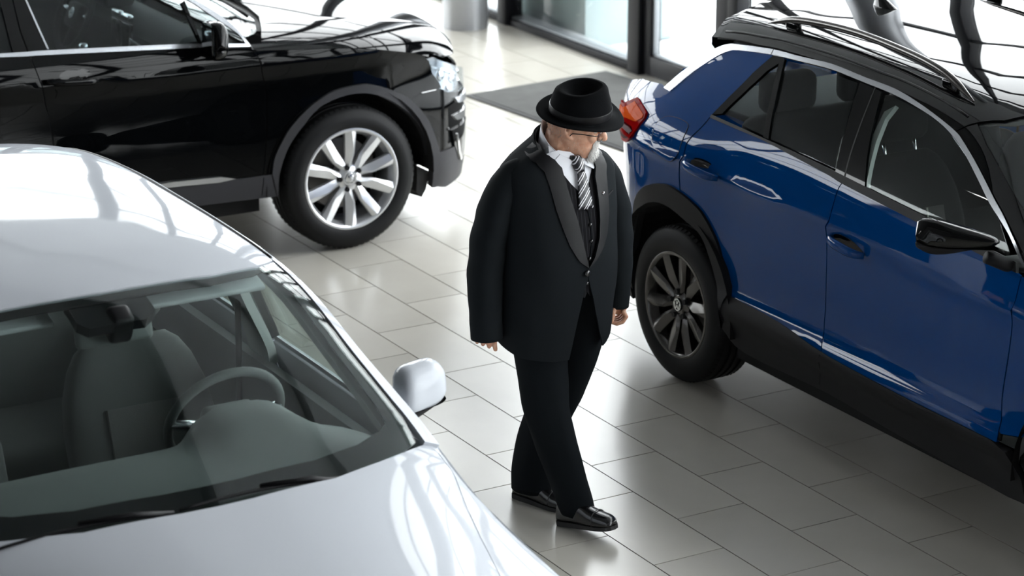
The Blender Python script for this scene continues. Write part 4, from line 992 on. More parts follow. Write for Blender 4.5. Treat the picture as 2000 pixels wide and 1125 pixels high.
    both('a_pillar', [(-1.33, -.85), (-1.0, -.88), (-.7, -.895), (-.50, -.91), (-.50, -1.0), (-.7, -1), (-1.0, -1), (-1.38, -1)], cap, 'paint_black', car, da=.06, db=.05, thick=.03, centre=(-1.2, 0, .7))
    roof = [(-3.45, -1), (-3.5, -.6), (-3.52, 0), (-3.5, .6), (-3.45, 1), (-2.5, 1), (-1.38, 1), (-1.335, .85), (-1.37, .5), (-1.39, 0), (-1.37, -.5), (-1.335, -.85), (-1.38, -1), (-2.5, -1)]
    panel('roof', roof, cap, 'paint_black', car, da=.1, db=.1, thick=.02, centre=(-2.3, 0, 1.0))
    panel('headliner', [(-3.3, -.9), (-3.3, .9), (-1.42, .85), (-1.42, -.85)], cap, 'interior_dark', car, da=.2, db=.2, off=-.03, thick=.01, centre=(-2.3, 0, 1.0))
    # cowl with wipers
    cw = [(-.38, -.69), (-.36, -.66), (-.27, -.42), (-.235, -.2), (-.225, 0), (-.235, .2), (-.27, .42), (-.36, .66), (-.38, .69), (-.34, .70), (-.33, .68), (-.23, .45), (-.19, .2), (-.18, 0), (-.19, -.2), (-.23, -.45), (-.33, -.68), (-.34, -.70)]
    panel('cowl', cw, lambda l, tt: (H(l, tt)[0], H(l, tt)[1], H(l, tt)[2]-.016), 'cladding', car, da=.05, db=.06, centre=(-.3, 0, .3))
    for y0, y1 in ((-.42, .10), (.12, .66)):
        P = []
        for k in range(7):
            u = k/6.0; l = -.30-.015*u; p = cap(l-.03, (y0+(y1-y0)*u)/.82); P.append((p[0], p[1], p[2]+.012))
        tube('wiper', P, .008, 'seal', car, n=8)
    # tail
    def tail(y, z):
        f = min(1.0, abs(y)/.62); l = lin_([(.25, -3.62), (.8, -3.63), (1.1, -3.58), (1.58, -3.42)], z); return (l+.08*f**3, y, z)
    panel('tailgate', [(-.60, .5), (.60, .5), (.60, 1.1), (-.60, 1.1)], tail, 'paint_black', car, da=.1, db=.06, centre=(-2, 0, .8))
    panel('rear_glass', [(-.58, 1.11), (.58, 1.11), (.54, 1.5), (-.54, 1.5)], tail, 'car_glass_dark', car, da=.1, db=.06, thick=.005, centre=(-2, 0, .8))
    panel('rear_bumper', [(-.62, .25), (.62, .25), (.62, .49), (-.62, .49)], tail, 'cladding_grey', car, da=.1, db=.06, centre=(-2, 0, .8))
    both('d_pillar', [(-2.40, 1.21), (-3.3, 1.21), (-3.5, 1.2), (-3.4, 1.40), (-2.9, 1.50), (-2.2, 1.58), (-2.2, 1.545), (-2.36, 1.42)], S, 'paint_black', car, da=.08, db=.06)
    # wheels etc
    P = wheel_protos(.357, .235, .250, 'alloy_silver', spoke_mid=107.0, half=17.5)
    for l, sg in ((0, -1), (0, 1), (R, -1), (R, 1)):
        add_wheel(car, P, (l, sg*.788, .357), 0 if sg < 0 else pi)
        arch_liner(car, l, .50, .90, .455, .355, sg)
    # mud guard lip in front of the tyre
    both('mud_guard', [(.40, .35), (.4888, .30), (.485, .20), (.455, .168), (.42, .20)], S, 'under', car, off=-.02, thick=.20, da=.05, db=.05)
    box('underbody', (-1.34, 0, .30), (1.8, 1.55, .14), 'under', car); box('underbody', (.35, 0, .32), (.75, 1.0, .14), 'under', car); box('underbody', (-3.2, 0, .33), (.7, 1.0, .14), 'under', car)
    box('cabin_floor', (-1.6, 0, .42), (2.7, 1.5, .03), 'interior_dark', car)
    both('door_card', [(-2.4, .5), (-.5, .5), (-.52, 1.06), (-1.5, 1.13), (-2.4, 1.17)], S, 'interior_dark', car, off=-.07, thick=.02, da=.12, db=.08)
    # cabin
    seat(car, -1.50, -.37, .68); seat(car, -1.50, .37, .68)
    rbox('rear_bench', (-2.35, 0, .66), (.5, 1.25, .2), .06, 'seat_fabric', car); rbox('rear_backrest', (-2.66, 0, .98), (.16, 1.28, .62), .06, 'seat_fabric', car, Matrix.Rotation(-.25, 4, 'Y'))
    rings = [[(x, y, z) for x, z in ((-.52, 1.03), (-.60, 1.085), (-.74, 1.085), (-.80, 1.02), (-.76, .90), (-.66, .70), (-.5, .66))] for y in (-.71, -.68, -.4, 0, .4, .68, .71)]
    V, Fs = loft(rings); me = raw(V, Fs); me.set_sharp_from_angle(angle=.9); link('dashboard', me, 'interior_dark', car)
    rbox('dash_binnacle', (-.72, .37, 1.12), (.16, .36, .08), .03, 'interior_dark', car)
    rbox('touch_screen', (-.800, 0.0, .985), (.02, .24, .15), .006, 'gloss_black', car, Matrix.Rotation(.12, 4, 'Y'))
    for y in (-.06, .06): rbox('air_vent', (-.79, y, 1.085), (.03, .10, .035), .008, 'satin_chrome', car)
    rbox('centre_console', (-1.05, 0, .74), (.62, .24, .26), .04, 'interior_dark', car)
    tube('dash_trim', [(-.815, -.68, .965), (-.815, -.4, .985), (-.815, -.15, .995)], .007, 'satin_chrome', car, n=8)
    steering_wheel(car, (-.90, .37, 1.035), .42)
    rbox('gear_selector', (-1.0, 0, .92), (.05, .05, .10), .02, 'satin_chrome', car)
    mirror_housing(car, (-.735, 1.005, 1.155), (.13, .22, .20), 'paint_black', -1, sweep=.10, taper=.25, shell2='gloss_black')
    mirror_housing(car, (-.735, 1.005, 1.155), (.13, .22, .20), 'paint_black', 1, sweep=.10, taper=.25, shell2='gloss_black')
    return car
black_car()
# ================================================================ silver-white saloon
def white_car():
    car = empty('car', (0, -3.575, 0)); tag(car, 'silver-white saloon in the foreground, seen over its windscreen and bonnet', 'car', 'cars in the showroom')
    S = side_surf(white_w); cap = white_cap; H = white_hood
    half = lambda pts: pts + [(l, -t_) for l, t_ in reversed(pts)]
    # roof
    rf = [(1.225, .955), (1.256, .90), (1.289, .8145), (1.335, .55), (1.355, .20), (1.361, 0.0)]
    roof_front = rf + [(l, -t_) for l, t_ in reversed(rf[:-1])]
    rr_ = [(-.62, -.93), (-.66, -.5), (-.68, 0), (-.66, .5), (-.62, .93)]
    panel('roof', rr_ + [(0, .935), (.6, .945), (1.0, .95)] + roof_front + [(1.0, -.95), (.6, -.945), (0, -.935)], cap, 'paint_silver', car, da=.06, db=.05, thick=.02, centre=(.3, 0, .9))
    for sg in (-1, 1):
        tube('roof_gutter', [Vector(cap(l, sg*tt))-Vector((0, 0, .002)) for l, tt in cr([(-.6, .942), (0, .945), (.6, .955), (1.0, .96), (1.20, .965)], 6)], .007, 'seal', car, n=8)
    # side rail and A-pillar outer skin (one continuous strip down to the bonnet)
    both('roof_side_rail', [(a, -b) for a, b in cr([(-1.2, .93), (-.6, .953), (0, .957), (.6, .965), (1.0, .968), (1.25, .965), (1.5, .955), (1.75, .945), (1.98, .94)], 3) + list(reversed(cr([(-1.2, 1.0), (-.6, 1.0), (0, 1.0), (.6, 1.0), (1.0, 1.0), (1.25, 1.0), (1.5, 1.0), (1.75, 1.0), (1.98, 1.0)], 3)))], cap, 'paint_silver', car, da=.05, db=.03, thick=.02, centre=(.3, 0, .7))
    # windscreen
    ws = [(l+.006, t_) for l, t_ in roof_front]
    bs = [(1.985, .90), (2.02, .83), (2.0675, .698), (2.1075, .4851), (2.130, .1509), (2.133, 0)]
    base = bs + [(l, -t_) for l, t_ in reversed(bs[:-1])]
    edgeR = [(1.90, -.925), (1.7, -.935), (1.5, -.945), (1.3, -.955)]
    wpoly = ws + edgeR[::-1] + list(reversed(base)) + [(l, -t_) for l, t_ in edgeR]
    panel('windscreen', wpoly, cap, 'car_glass_screen', car, da=.07, db=.07, off=-.003, thick=.005, centre=(1, 0, .6))
    # printed black border under the glass
    inn = [(l+.050, t_*.93) for l, t_ in rf]; inn_full = inn + [(l, -t_) for l, t_ in reversed(inn[:-1])]
    panel('screen_border', ws + list(reversed(inn_full)), cap, 'seal', car, da=.06, db=.06, off=-.009, thick=.002, centre=(1, 0, .6))
    for sg in (1, -1):
        e_o = [(1.24, .955), (1.5, .945), (1.7, .935), (1.9, .925), (1.985, .90)]; e_i = [(1.262, .89), (1.5, .875), (1.7, .865), (1.86, .85), (1.93, .83)]
        panel('screen_border', [(l, sg*t_) for l, t_ in e_o + list(reversed(e_i))], cap, 'seal', car, da=.06, db=.03, off=-.0085, thick=.002, centre=(1, 0, .6))
    bi = [(l-.075, t_*.94) for l, t_ in bs]; bi_full = bi + [(l, -t_) for l, t_ in reversed(bi[:-1])]
    panel('screen_border', base + list(reversed(bi_full)), cap, 'seal', car, da=.06, db=.06, off=-.0095, thick=.002, centre=(1, 0, .6))
    # rain sensor and camera pod, interior mirror, pale roof edge trim
    panel('sensor_pod', [(1.36, -.17), (1.36, .19), (1.47, .19), (1.50, .13), (1.50, -.13), (1.47, -.17)], cap, 'seal', car, da=.05, db=.05, off=-.012, thick=.035, centre=(1, 0, .6))
    im = empty('interior_mirror', (1.40, .02, 1.30)); im.parent = car
    rbox('mirror_body', (0, 0, 0), (.035, .24, .075), .014, 'interior_grey', im, Matrix.Rotation(-.15, 4, 'Y')); tube('mirror_stem', [(.02, 0, .01), (.07, 0, .06)], .014, 'seal', im, n=10)
    rbox('mirror_cover', (.045, 0, .035), (.08, .075, .10), .02, 'seal', im, Matrix.Rotation(.5, 4, 'Y'))
    # bonnet and wings
    hr = [(1.93, .93), (1.955, .895), (1.995, .8219), (2.0666, .682), (2.1331, .4634), (2.168, .1297), (2.172, 0)]
    hood_rear = hr + [(l, -t_) for l, t_ in reversed(hr[:-1])]
    tcr = lambda l: min(.97, interp(WH_KW, l)/white_w(l, interp(WH_HE, l)))
    hedge = [(l, tcr(l)+.004) for l in (2.0, 2.1, 2.25, 2.4, 2.6, 2.8, 3.0, 3.2)] + [(3.36, .42), (3.40, .25), (3.42, 0)]
    hrb = [(1.995, .8219)] + [(l, t_) for l, t_ in hr[3:]]
    hrb = [(1.965, tcr(1.965)-.01)] + hrb[1:]
    hpoly = hrb + [(l, -t_) for l, t_ in reversed(hrb[:-1])] + [(l, -t_) for l, t_ in hedge] + list(reversed(hedge[:-1]))
    panel('bonnet', hpoly, H, 'paint_silver', car, da=.04, db=.04, centre=(2.4, 0, .2))
    wt = [(1.80, .90), (1.93, .90)] + [(l, tcr(l)+.008) for l in (2.0, 2.1, 2.25, 2.4, 2.6, 2.8, 3.0, 3.2)] + [(3.32, .8), (3.36, 1.0), (3.0, 1.0), (2.7, 1.0), (2.4, 1.0), (2.17, 1.0), (1.80, 1.0)]
    both('wing_top', [(a, -b) for a, b in wt], H, 'paint_silver', car, da=.04, db=.03, centre=(2.4, 0, .2))
    L = 2.62; rL = L-2.79
    arc = lambda c, r, a0, a1, n=16: [(c+r*math.cos(a0+(a1-a0)*i/n), .335+r*math.sin(a0+(a1-a0)*i/n)) for i in range(n+1)]
    he = lambda l: interp(WH_HE, l)
    wing = [(1.93, he(1.93)), (2.2, he(2.2)), (2.5, he(2.5)), (2.8, he(2.8)), (3.1, he(3.1)), (3.36, he(3.36)), (3.44, .62), (3.44, .25), (3.08, .22)] + arc(L, .375, -.25, pi+.25) + [(2.15, .22), (2.02, .30), (1.97, .6), (1.95, .8)]
    both('front_wing', wing, S, 'paint_silver', car)
    fd = [(1.944, .80), (1.93, .95), (1.2, .965), (.86, .97), (.84, .6), (.86, .24), (2.0, .24), (2.01, .30), (1.962, .6)]
    fdo = both('front_door', fd, S, 'paint_silver', car)
    rd = [(.852, .97), (.3, .975), (-.1, .97), (-.14, .85), (.10, .72)] + [p for p in arc(rL, .375, 1.0, -.25)] + [(.30, .24), (.852, .24), (.832, .6)]
    rdo = both('rear_door', rd, S, 'paint_silver', car)
    q = [(-.108, .97), (-.5, .97), (-1.0, .96), (-1.5, .92), (-1.53, .4), (-.9, .3), (-.55, .24)] + list(reversed(arc(rL, .375, 1.0, pi+.2))) + [(.09, .715), (-.15, .85)]
    both('rear_quarter_panel', q, S, 'paint_silver', car)
    both('sill_skirt', [(-.3, .24), (2.25, .24), (2.2, .19), (-.25, .19)], S, 'cladding', car, thick=.03)
    gf = [(1.80, .985), (1.10, 1.0), (.90, 1.0), (.92, 1.33), (1.15, 1.33), (1.4, 1.24), (1.6, 1.13)]
    gr = [(.84, 1.0), (.2, 1.0), (-.25, 1.0), (-.5, 1.12), (-.1, 1.30), (.4, 1.345), (.84, 1.345)]
    for pl in (0, 1):
        panel('front_window', gf, S, 'car_glass', fdo[pl], off=-.006, thick=.004, mirror=bool(pl))
        panel('rear_window', gr, S, 'car_glass', rdo[pl], off=-.006, thick=.004, mirror=bool(pl))
        panel('window_strip', [(1.90, .955), (1.2, .97), (.2, .98), (-.5, .98), (-.5, 1.0), (.2, 1.0), (1.2, .99), (1.86, .975)], S, 'satin_chrome', fdo[pl], off=.004, thick=.01, mirror=bool(pl))
        panel('b_pillar_cover', [(.84, 1.0), (.90, 1.0), (.92, 1.36), (.84, 1.36)], S, 'gloss_black', rdo[pl], thick=.03, mirror=bool(pl))
        for cx, cz, pa in ((1.02, .86, fdo), (.02, .88, rdo)):
            sg = 1 if pl else -1
            tube('door_handle', [(cx-.11+.22*k/6.0, sg*(white_w(cx, cz)+.004+.026*(1-abs(-1+k/3.0)**4)), cz) for k in range(7)], .012, 'paint_silver', pa[pl], n=10)
    # rear end
    panel('rear_glass', [(-.66, -.86), (-.66, 0), (-.66, .86), (-1.15, .86), (-1.18, 0), (-1.15, -.86)], cap, 'car_glass_dark', car, da=.08, db=.08, thick=.005, centre=(.3, 0, .7))
    both('c_pillar', [(a, -b) for a, b in [(-.63, .94), (-.67, .87), (-1.15, .87), (-1.3, .87), (-1.3, .99), (-.6, .99)]], cap, 'paint_silver', car, da=.08, db=.05, thick=.02, centre=(.3, 0, .7))
    panel('boot_lid', [(-1.16, -.86), (-1.19, 0), (-1.16, .86), (-1.5, .9), (-1.54, 0), (-1.5, -.9)], cap, 'paint_silver', car, da=.08, db=.08, centre=(.3, 0, .5))
    def tail(y, z):
        return (lin_([(.2, -1.55), (.6, -1.6), (.95, -1.55)], z)+.08*min(1, abs(y)/.6)**3, y, z)
    panel('rear_bumper', [(-.60, .22), (.60, .22), (.60, .95), (-.60, .95)], tail, 'paint_silver', car, da=.1, db=.08, centre=(0, 0, .6))
    def nose(y, z):
        return (lin_([(.2, 3.46), (.45, 3.52), (.72, 3.46)], z)-.12*min(1, abs(y)/.6)**2.6, y, z)
    nb = panel('front_bumper', [(-.60, .2), (.60, .2), (.60, .72), (-.60, .72)], nose, 'paint_silver', car, da=.1, db=.05, centre=(2, 0, .5))
    panel('grille', [(-.45, .50), (.45, .50), (.48, .68), (-.48, .68)], nose, 'gloss_black', car, da=.1, db=.05, off=.006, centre=(2, 0, .5))
    # wheels
    P = wheel_protos(.33, .215, .225, 'alloy_silver')
    for l, sg in ((rL, -1), (rL, 1), (L, -1), (L, 1)):
        add_wheel(car, P, (l, sg*.79, .33), 0 if sg < 0 else pi); arch_liner(car, l, .50, .90, .372, .335, sg)
    box('underbody', (1.2, 0, .24), (2.1, 1.55, .12), 'under', car); box('underbody', (2.85, 0, .28), (.9, 1.0, .12), 'under', car); box('underbody', (-.8, 0, .28), (.9, 1.0, .12), 'under', car)
    box('cabin_floor', (.8, 0, .32), (2.5, 1.5, .03), 'interior_dark', car)
    box('cabin_wall', (-.75, 0, .62), (.04, 1.4, .55), 'interior_dark', car)
    both('door_card', [(-.4, .3), (1.95, .3), (1.9, .935), (1.0, .95), (-.4, .96)], S, 'interior_grey', car, off=-.07, thick=.03, da=.1, db=.08)
    both('pillar_inner', [(.80, .94), (.96, .94), (.95, 1.12), (.92, 1.30), (.84, 1.33), (.79, 1.2)], S, 'pillar_trim', car, off=-.045, thick=.03, da=.08, db=.06)
    both('a_pillar_inner', [(a, -b) for a, b in [(1.26, .87), (1.5, .86), (1.75, .85), (1.92, .83), (1.92, .93), (1.6, .95), (1.28, .95)]], cap, 'pillar_trim', car, off=-.028, thick=.02, da=.08, db=.05, centre=(1, 0, .6))
    panel('headliner', [(-.6, -.9), (-.6, .9), (1.2, .9), (1.30, .5), (1.32, 0), (1.30, -.5), (1.2, -.9)], cap, 'headliner', car, da=.15, db=.15, off=-.03, thick=.01, centre=(.3, 0, .8))
    for s in (-1, 1):
        rbox('sun_visor', (1.27, s*.34, 1.355), (.16, .40, .018), .008, 'headliner', car, Matrix.Rotation(.30, 4, 'Y'))
    # seats
    for y in (-.37, .37): seat(car, .98, y, .44, mat='seat_grey', mat2='seat_weave2', lean=.36)
    rbox('rear_bench', (.10, 0, .44), (.5, 1.25, .2), .06, 'seat_grey', car); rbox('rear_backrest', (-.25, 0, .76), (.16, 1.28, .60), .06, 'seat_grey', car, Matrix.Rotation(-.38, 4, 'Y'))
    for y in (-.40, 0, .40): rbox('rear_headrest', (-.42, y, 1.08), (.10, .24, .14), .04, 'seat_grey', car)
    for s in (-1, 1):
        tube('seat_belt', [(.86, s*.66, 1.24), (.90, s*.64, 1.0), (.93, s*.62, .7)], [(.024, .003)]*3, 'interior_dark', car, n=8, up=(1, 0, 0))
    # dashboard: rounded sweep with a hump over the dials
    rings = []
    ny = 41
    for i in range(ny):
        y = -.72+1.44*i/(ny-1); hump = math.exp(-((y-.37)/.17)**4); endd = abs(y/.72)**6
        zt = .985-.06*endd; prof = [(2.12, .93), (2.02, .955), (1.90, zt), (1.76, zt+.005), (1.66-.02*hump, zt+.000+.055*hump), (1.56-.07*hump, zt-.02+.075*hump), (1.51-.10*hump, zt-.05+.055*hump), (1.50-.06*hump, zt-.10), (1.52, .80), (1.60, .62), (2.1, .60)]
        rings.append([(x, y, z) for x, z in prof])
    V, Fs = loft(rings); link('dashboard', raw(V, Fs), 'interior_grey', car)
    rbox('dash_vent', (1.955, .02, .972), (.05, .95, .012), .005, 'interior_dark', car, Matrix.Rotation(.18, 4, 'Y'))
    for k in range(26): rbox('vent_slat', (1.955, -.44+.036*k, .9765), (.044, .006, .006), .001, 'interior_grey', car, Matrix.Rotation(.18, 4, 'Y'), seg=1)
    rbox('vin_plate', (2.005, .50, .978), (.018, .09, .004), .001, 'headliner', car)
    steering_wheel(car, (1.385, .37, .955), .42, mat='interior_grey')
    # wipers on the screen base
    for (l0, t0, l1, t1) in ((2.118, .50, 2.128, -.12), (2.128, -.16, 2.085, -.78)):
        Pp = []
        for k in range(11):
            u = k/10.0; p = Vector(cap(l0+(l1-l0)*u-.006*math.sin(u*pi), t0+(t1-t0)*u)); Pp.append(p+Vector((0, 0, .012)))
        wp = tube('wiper_blade', Pp, .005, 'seal', car, n=8)
        tube('wiper_arm', [Vector(cap(2.125, t0+.02)), Pp[2]+Vector((.01, 0, .012)), Pp[5]+Vector((0, 0, .012))], [(.012, .007), (.009, .006), (.006, .005)], 'seal', wp, n=8)
    # mirrors
    for sg in (1, -1):
        mirror_housing(car, (1.566, .960, .978), (.16, .20, .20), 'paint_silver', sg, sweep=.25, taper=.06, rise=.72)
    return car
pane_mat('car_glass_screen', (0.84, 0.885, 0.875), refl=1.0)
pmat('seat_grey', (0.11, 0.115, 0.115), 0.9, bump=(600, 0.6)); pmat('seat_weave2', (0.15, 0.15, 0.15), 0.95, bump=(420, 1.0))
white_car()
# ================================================================ the man in the black suit
from mathutils import noise as mnoise
def man():
    m, n, l, b = nmat('skin')
    b.inputs['Base Color'].default_value = (0.56, 0.315, 0.215, 1); b.inputs['Roughness'].default_value = 0.48
    b.inputs['Subsurface Weight'].default_value = 0.12; b.inputs['Subsurface Radius'].default_value = (0.012, 0.005, 0.003)
    tc = n.new('ShaderNodeTexCoord'); t = n.new('ShaderNodeTexNoise'); t.inputs['Scale'].default_value = 35; t.inputs['Detail'].default_value = 6
    l.new(tc.outputs['Object'], t.inputs['Vector'])
    rp = n.new('ShaderNodeValToRGB'); rp.color_ramp.elements[0].color = (0.56, 0.27, 0.17, 1); rp.color_ramp.elements[1].color = (0.70, 0.41, 0.285, 1)
    rp.color_ramp.elements[0].position = .35; rp.color_ramp.elements[1].position = .65
    l.new(t.outputs['Fac'], rp.inputs[0]); l.new(rp.outputs[0], b.inputs['Base Color'])
    bp = n.new('ShaderNodeBump'); bp.inputs['Strength'].default_value = .25; bp.inputs['Distance'].default_value = .002; l.new(t.outputs['Fac'], bp.inputs['Height']); l.new(bp.outputs['Normal'], b.inputs['Normal'])
    pmat('suit_wool', (0.0105, 0.0128, 0.0150), 0.85, bump=(900, 0.5), spec=0.08)
    pmat('suit_trouser', (0.0068, 0.0086, 0.0105), 0.85, bump=(900, 0.5), spec=0.08)
    pmat('satin_lapel', (0.0075, 0.0076, 0.0088), 0.45, spec=0.2, bump=(1500, 0.08))
    pmat('shirt_white', (0.80, 0.81, 0.86), 0.75)
    pmat('felt_black', (0.0034, 0.0038, 0.0046), 0.9, bump=(700, 0.6), spec=0.08)
    pmat('hat_ribbon', (0.0060, 0.0058, 0.0070), 0.34, spec=.25, bump=(1500, .08))
    pmat('shoe_leather', (0.007, 0.007, 0.008), 0.22, coat=0.4, coat_r=.15)
    pmat('shoe_sole', (0.012, 0.012, 0.013), 0.6)
    pmat('beard_white', (0.80, 0.79, 0.77), 0.8)
    pmat('stubble', (0.55, 0.46, 0.40), 0.8)
    pmat('glasses_frame', (0.02, 0.018, 0.018), 0.3, 0.6)
    pane_mat('glasses_lens', (0.93, 0.95, 0.95))
    pmat('eye_white', (0.75, 0.74, 0.72), 0.2); pmat('eye_iris', (0.06, 0.07, 0.08), 0.15)
    pmat('button_black', (0.015, 0.015, 0.016), 0.2, coat=.5)
    pmat('pin_silver', (0.8, 0.8, 0.82), 0.2, 1.0)
    # tie: diagonal stripes; vest: fine vertical pinstripes
    m, n, l, b = nmat('tie_silk'); b.inputs['Roughness'].default_value = .38
    tc = n.new('ShaderNodeTexCoord'); sx = n.new('ShaderNodeSeparateXYZ'); l.new(tc.outputs['Object'], sx.inputs[0])
    k1 = n.new('ShaderNodeMath'); k1.operation = 'MULTIPLY_ADD'; k1.inputs[1].default_value = -1.1; l.new(sx.outputs['Y'], k1.inputs[0]); l.new(sx.outputs['Z'], k1.inputs[2])
    k2 = n.new('ShaderNodeMath'); k2.operation = 'DIVIDE'; k2.inputs[1].default_value = .036; l.new(k1.outputs[0], k2.inputs[0])
    wv = n.new('ShaderNodeMath'); wv.operation = 'FRACT'; l.new(k2.outputs[0], wv.inputs[0])
    rp = n.new('ShaderNodeValToRGB'); rp.color_ramp.interpolation = 'CONSTANT'; e = rp.color_ramp.elements; e[0].color = (.010, .010, .014, 1); e[1].position = .56; e[1].color = (.72, .71, .75, 1)
    x = e.new(.70); x.color = (.010, .010, .014, 1); x = e.new(.88); x.color = (.72, .71, .75, 1)
    l.new(wv.outputs[0], rp.inputs[0]); l.new(rp.outputs[0], b.inputs['Base Color'])
    m, n, l, b = nmat('vest_pinstripe'); b.inputs['Roughness'].default_value = .8; b.inputs['Specular IOR Level'].default_value = .1
    tc = n.new('ShaderNodeTexCoord'); wv = n.new('ShaderNodeTexWave'); wv.bands_direction = 'Y'; wv.inputs['Scale'].default_value = 22
    l.new(tc.outputs['Object'], wv.inputs['Vector']); rp = n.new('ShaderNodeValToRGB'); e = rp.color_ramp.elements; e[0].position = .93; e[0].color = (.0062, .006, .0075, 1); e[1].position = .98; e[1].color = (.028, .028, .032, 1)
    l.new(wv.outputs['Fac'], rp.inputs[0]); l.new(rp.outputs[0], b.inputs['Base Color'])

    ax = Vector((MAN_AT[0], MAN_AT[1], 0))
    rtv = Vector((.5035, .864, 0)); tow = Vector((.864, -.5035, 0))     # across and towards the viewer's side of the room
    def av(a, e, z): return rtv*a + tow*e + Vector((0, 0, z))
    # ------------------------------------------------ body (one continuous mesh)
    bm = bmesh.new()
    def add(V, Fs):
        vs = [bm.verts.new(v) for v in V]
        for f in Fs:
            try: bm.faces.new([vs[i] for i in f])
            except ValueError: pass
    def limb(path, radii, n=14):
        P = [Vector(p) for p in path]
        # rounded ends
        d0 = (P[0]-P[1]).normalized(); d1 = (P[-1]-P[-2]).normalized()
        r0 = radii[0] if isinstance(radii[0], (int, float)) else min(radii[0]); r1 = radii[-1] if isinstance(radii[-1], (int, float)) else min(radii[-1])
        sc_ = lambda r, k: r*k if isinstance(r, (int, float)) else (r[0]*k, r[1]*k)
        P2 = [P[0]+d0*r0*.9, P[0]+d0*r0*.6] + P + [P[-1]+d1*r1*.6, P[-1]+d1*r1*.9]
        R2 = [sc_(radii[0], .4), sc_(radii[0], .8)] + list(radii) + [sc_(radii[-1], .8), sc_(radii[-1], .4)]
        add(*loft(tube_rings(P2, R2, n)))
    # trunk, legs, arms under the cloth
    limb([(0, 0, .78), (.005, 0, .95), (.0, 0, 1.15), (-.005, 0, 1.30)], [(.10, .13), (.115, .14), (.10, .15), (.085, .13)], 20)
    limb([(-.005, 0, 1.26), (-.004, 0, 1.36), (.012, .012, 1.45)], [.075, .062, .058], 18)
    limb([(0, -.08, .86), (.08, -.07, .47), (.145, -.03, .10), (.17, -.02, .055)], [.085, .055, .042, .035]); limb([(0, .08, .86), (-.04, .045, .47), (-.135, -.03, .10), (-.13, -.03, .055)], [.085, .055, .042, .035])
    limb([(.165, -.02, .05), (.22, -.005, .055)], [.032, .026]); limb([(-.15, -.035, .045), (-.06, -.005, .03)], [.032, .022])
    limb([(0, -.13, 1.33), (-.015, -.195, 1.28), (-.042, -.258, 1.03), (-.02, -.28, .80), (-.016, -.282, .762)], [.042, .040, .038, .032, .030]); limb([(0, .13, 1.33), (.0, .205, 1.28), (.035, .24, 1.03), (.045, .235, .83), (.044, .236, .80)], [.05, .05, .042, .030, .028])
    # right hand, hanging, fingers a little curled
    limb([av(-.250, .128, .775), av(-.249, .130, .745), av(-.248, .132, .728)], [(.032, .015), (.036, .015), (.036, .012)])
    for a, zk, zt, r in ((-.289, .730, .7000, .0078), (-.268, .727, .6930, .0086), (-.246, .726, .6845, .0090), (-.2235, .729, .674, .0094)):
        limb([av(a*.97-.006, .130, zk), av(a, .138, (zk+zt)/2+.004), av(a+.003, .133, zt+.008)], [r*1.08, r, r*.9], 10)
    limb([av(-.236, .112, .765), av(-.232, .098, .742), av(-.230, .096, .722)], [.012, .0105, .0085], 10)
    # left hand, half closed: back of the hand outwards, fingers curling in, thumb in front
    limb([av(.222, -.080, .800), av(.230, -.082, .780), av(.238, -.084, .764)], [(.024, .028), (.021, .034), (.018, .035)])
    for i, e_ in enumerate((-.055, -.0745, -.094, -.112)):
        k = (0, -.002, -.006, -.012)[i]
        limb([av(.246+k, e_, .760), av(.256+k, e_+.002, .742), av(.243+k, e_+.005, .7235), av(.222+k, e_+.006, .7160), av(.206+k, e_+.004, .7205)], [.0100, .0096, .0092, .0088, .0076], 10)
    limb([av(.218, -.050, .788), av(.208, -.030, .766), av(.204, -.024, .747), av(.2035, -.023, .737)], [.0115, .010, .0090, .0075], 10)
    # head, turned to his left and slightly down
    HC = Vector((.030, .046, 1.478)); HR = Matrix.Rotation(math.radians(55), 4, 'Z') @ Matrix.Rotation(math.radians(7), 4, 'Y')
    hd = lambda x, y, z: HC + (HR @ Vector((x, y, z)))
    tab = [(-.118, .066, .00, .026), (-.112, .080, -.02, .038), (-.10, .089, -.04, .048), (-.082, .0925, -.058, .057), (-.06, .0935, -.072, .064), (-.035, .0925, -.082, .069), (-.005, .0905, -.090, .0725), (.02, .0925, -.096, .075), (.045, .0925, -.094, .0755), (.07, .085, -.082, .070), (.092, .064, -.060, .054), (.104, .038, -.036, .032), (.108, .012, -.012, .012)]
    rings = []
    for z, f, bk, w_ in tab:
        ring = []
        c = (f+bk)/2; rx = (f-bk)/2
        for j in range(36):
            a = 2*pi*j/36; cx, sx = math.cos(a), math.sin(a)
            ring.append(hd(c+rx*math.copysign(abs(cx)**.86, cx), w_*math.copysign(abs(sx)**.9, sx), z))
        rings.append(ring)
    add(*loft(rings))
    # nose, brow, lips, cheeks, ears
    for P_, Rr in (([(.086, 0, .018), (.100, 0, .000), (.113, 0, -.022), (.116, 0, -.030)], [.008, .0100, .0135, .0125]), ([(.098, .014, -.031), (.101, .012, -.031)], [.0085, .008]), ([(.098, -.014, -.031), (.101, -.012, -.031)], [.0085, .008]),
                   ([(.083, -.045, .022), (.091, -.018, .022), (.093, 0, .019), (.091, .018, .022), (.083, .045, .022)], [.008, .009, .008, .009, .008]),
                   ([(.083, -.024, -.060), (.094, 0, -.0575), (.083, .024, -.060)], [.0055, .007, .0055]), ([(.084, -.02, -.070), (.094, 0, -.070), (.084, .02, -.070)], [.005, .007, .005]),
                   ([(.074, 0, -.112), (.086, 0, -.104)], [.016, .012]), ([(.066, .046, -.018), (.074, .040, -.03)], [.016, .015]), ([(.066, -.046, -.018), (.074, -.040, -.03)], [.016, .015])):
        limb([hd(*p) for p in P_], Rr, 12)
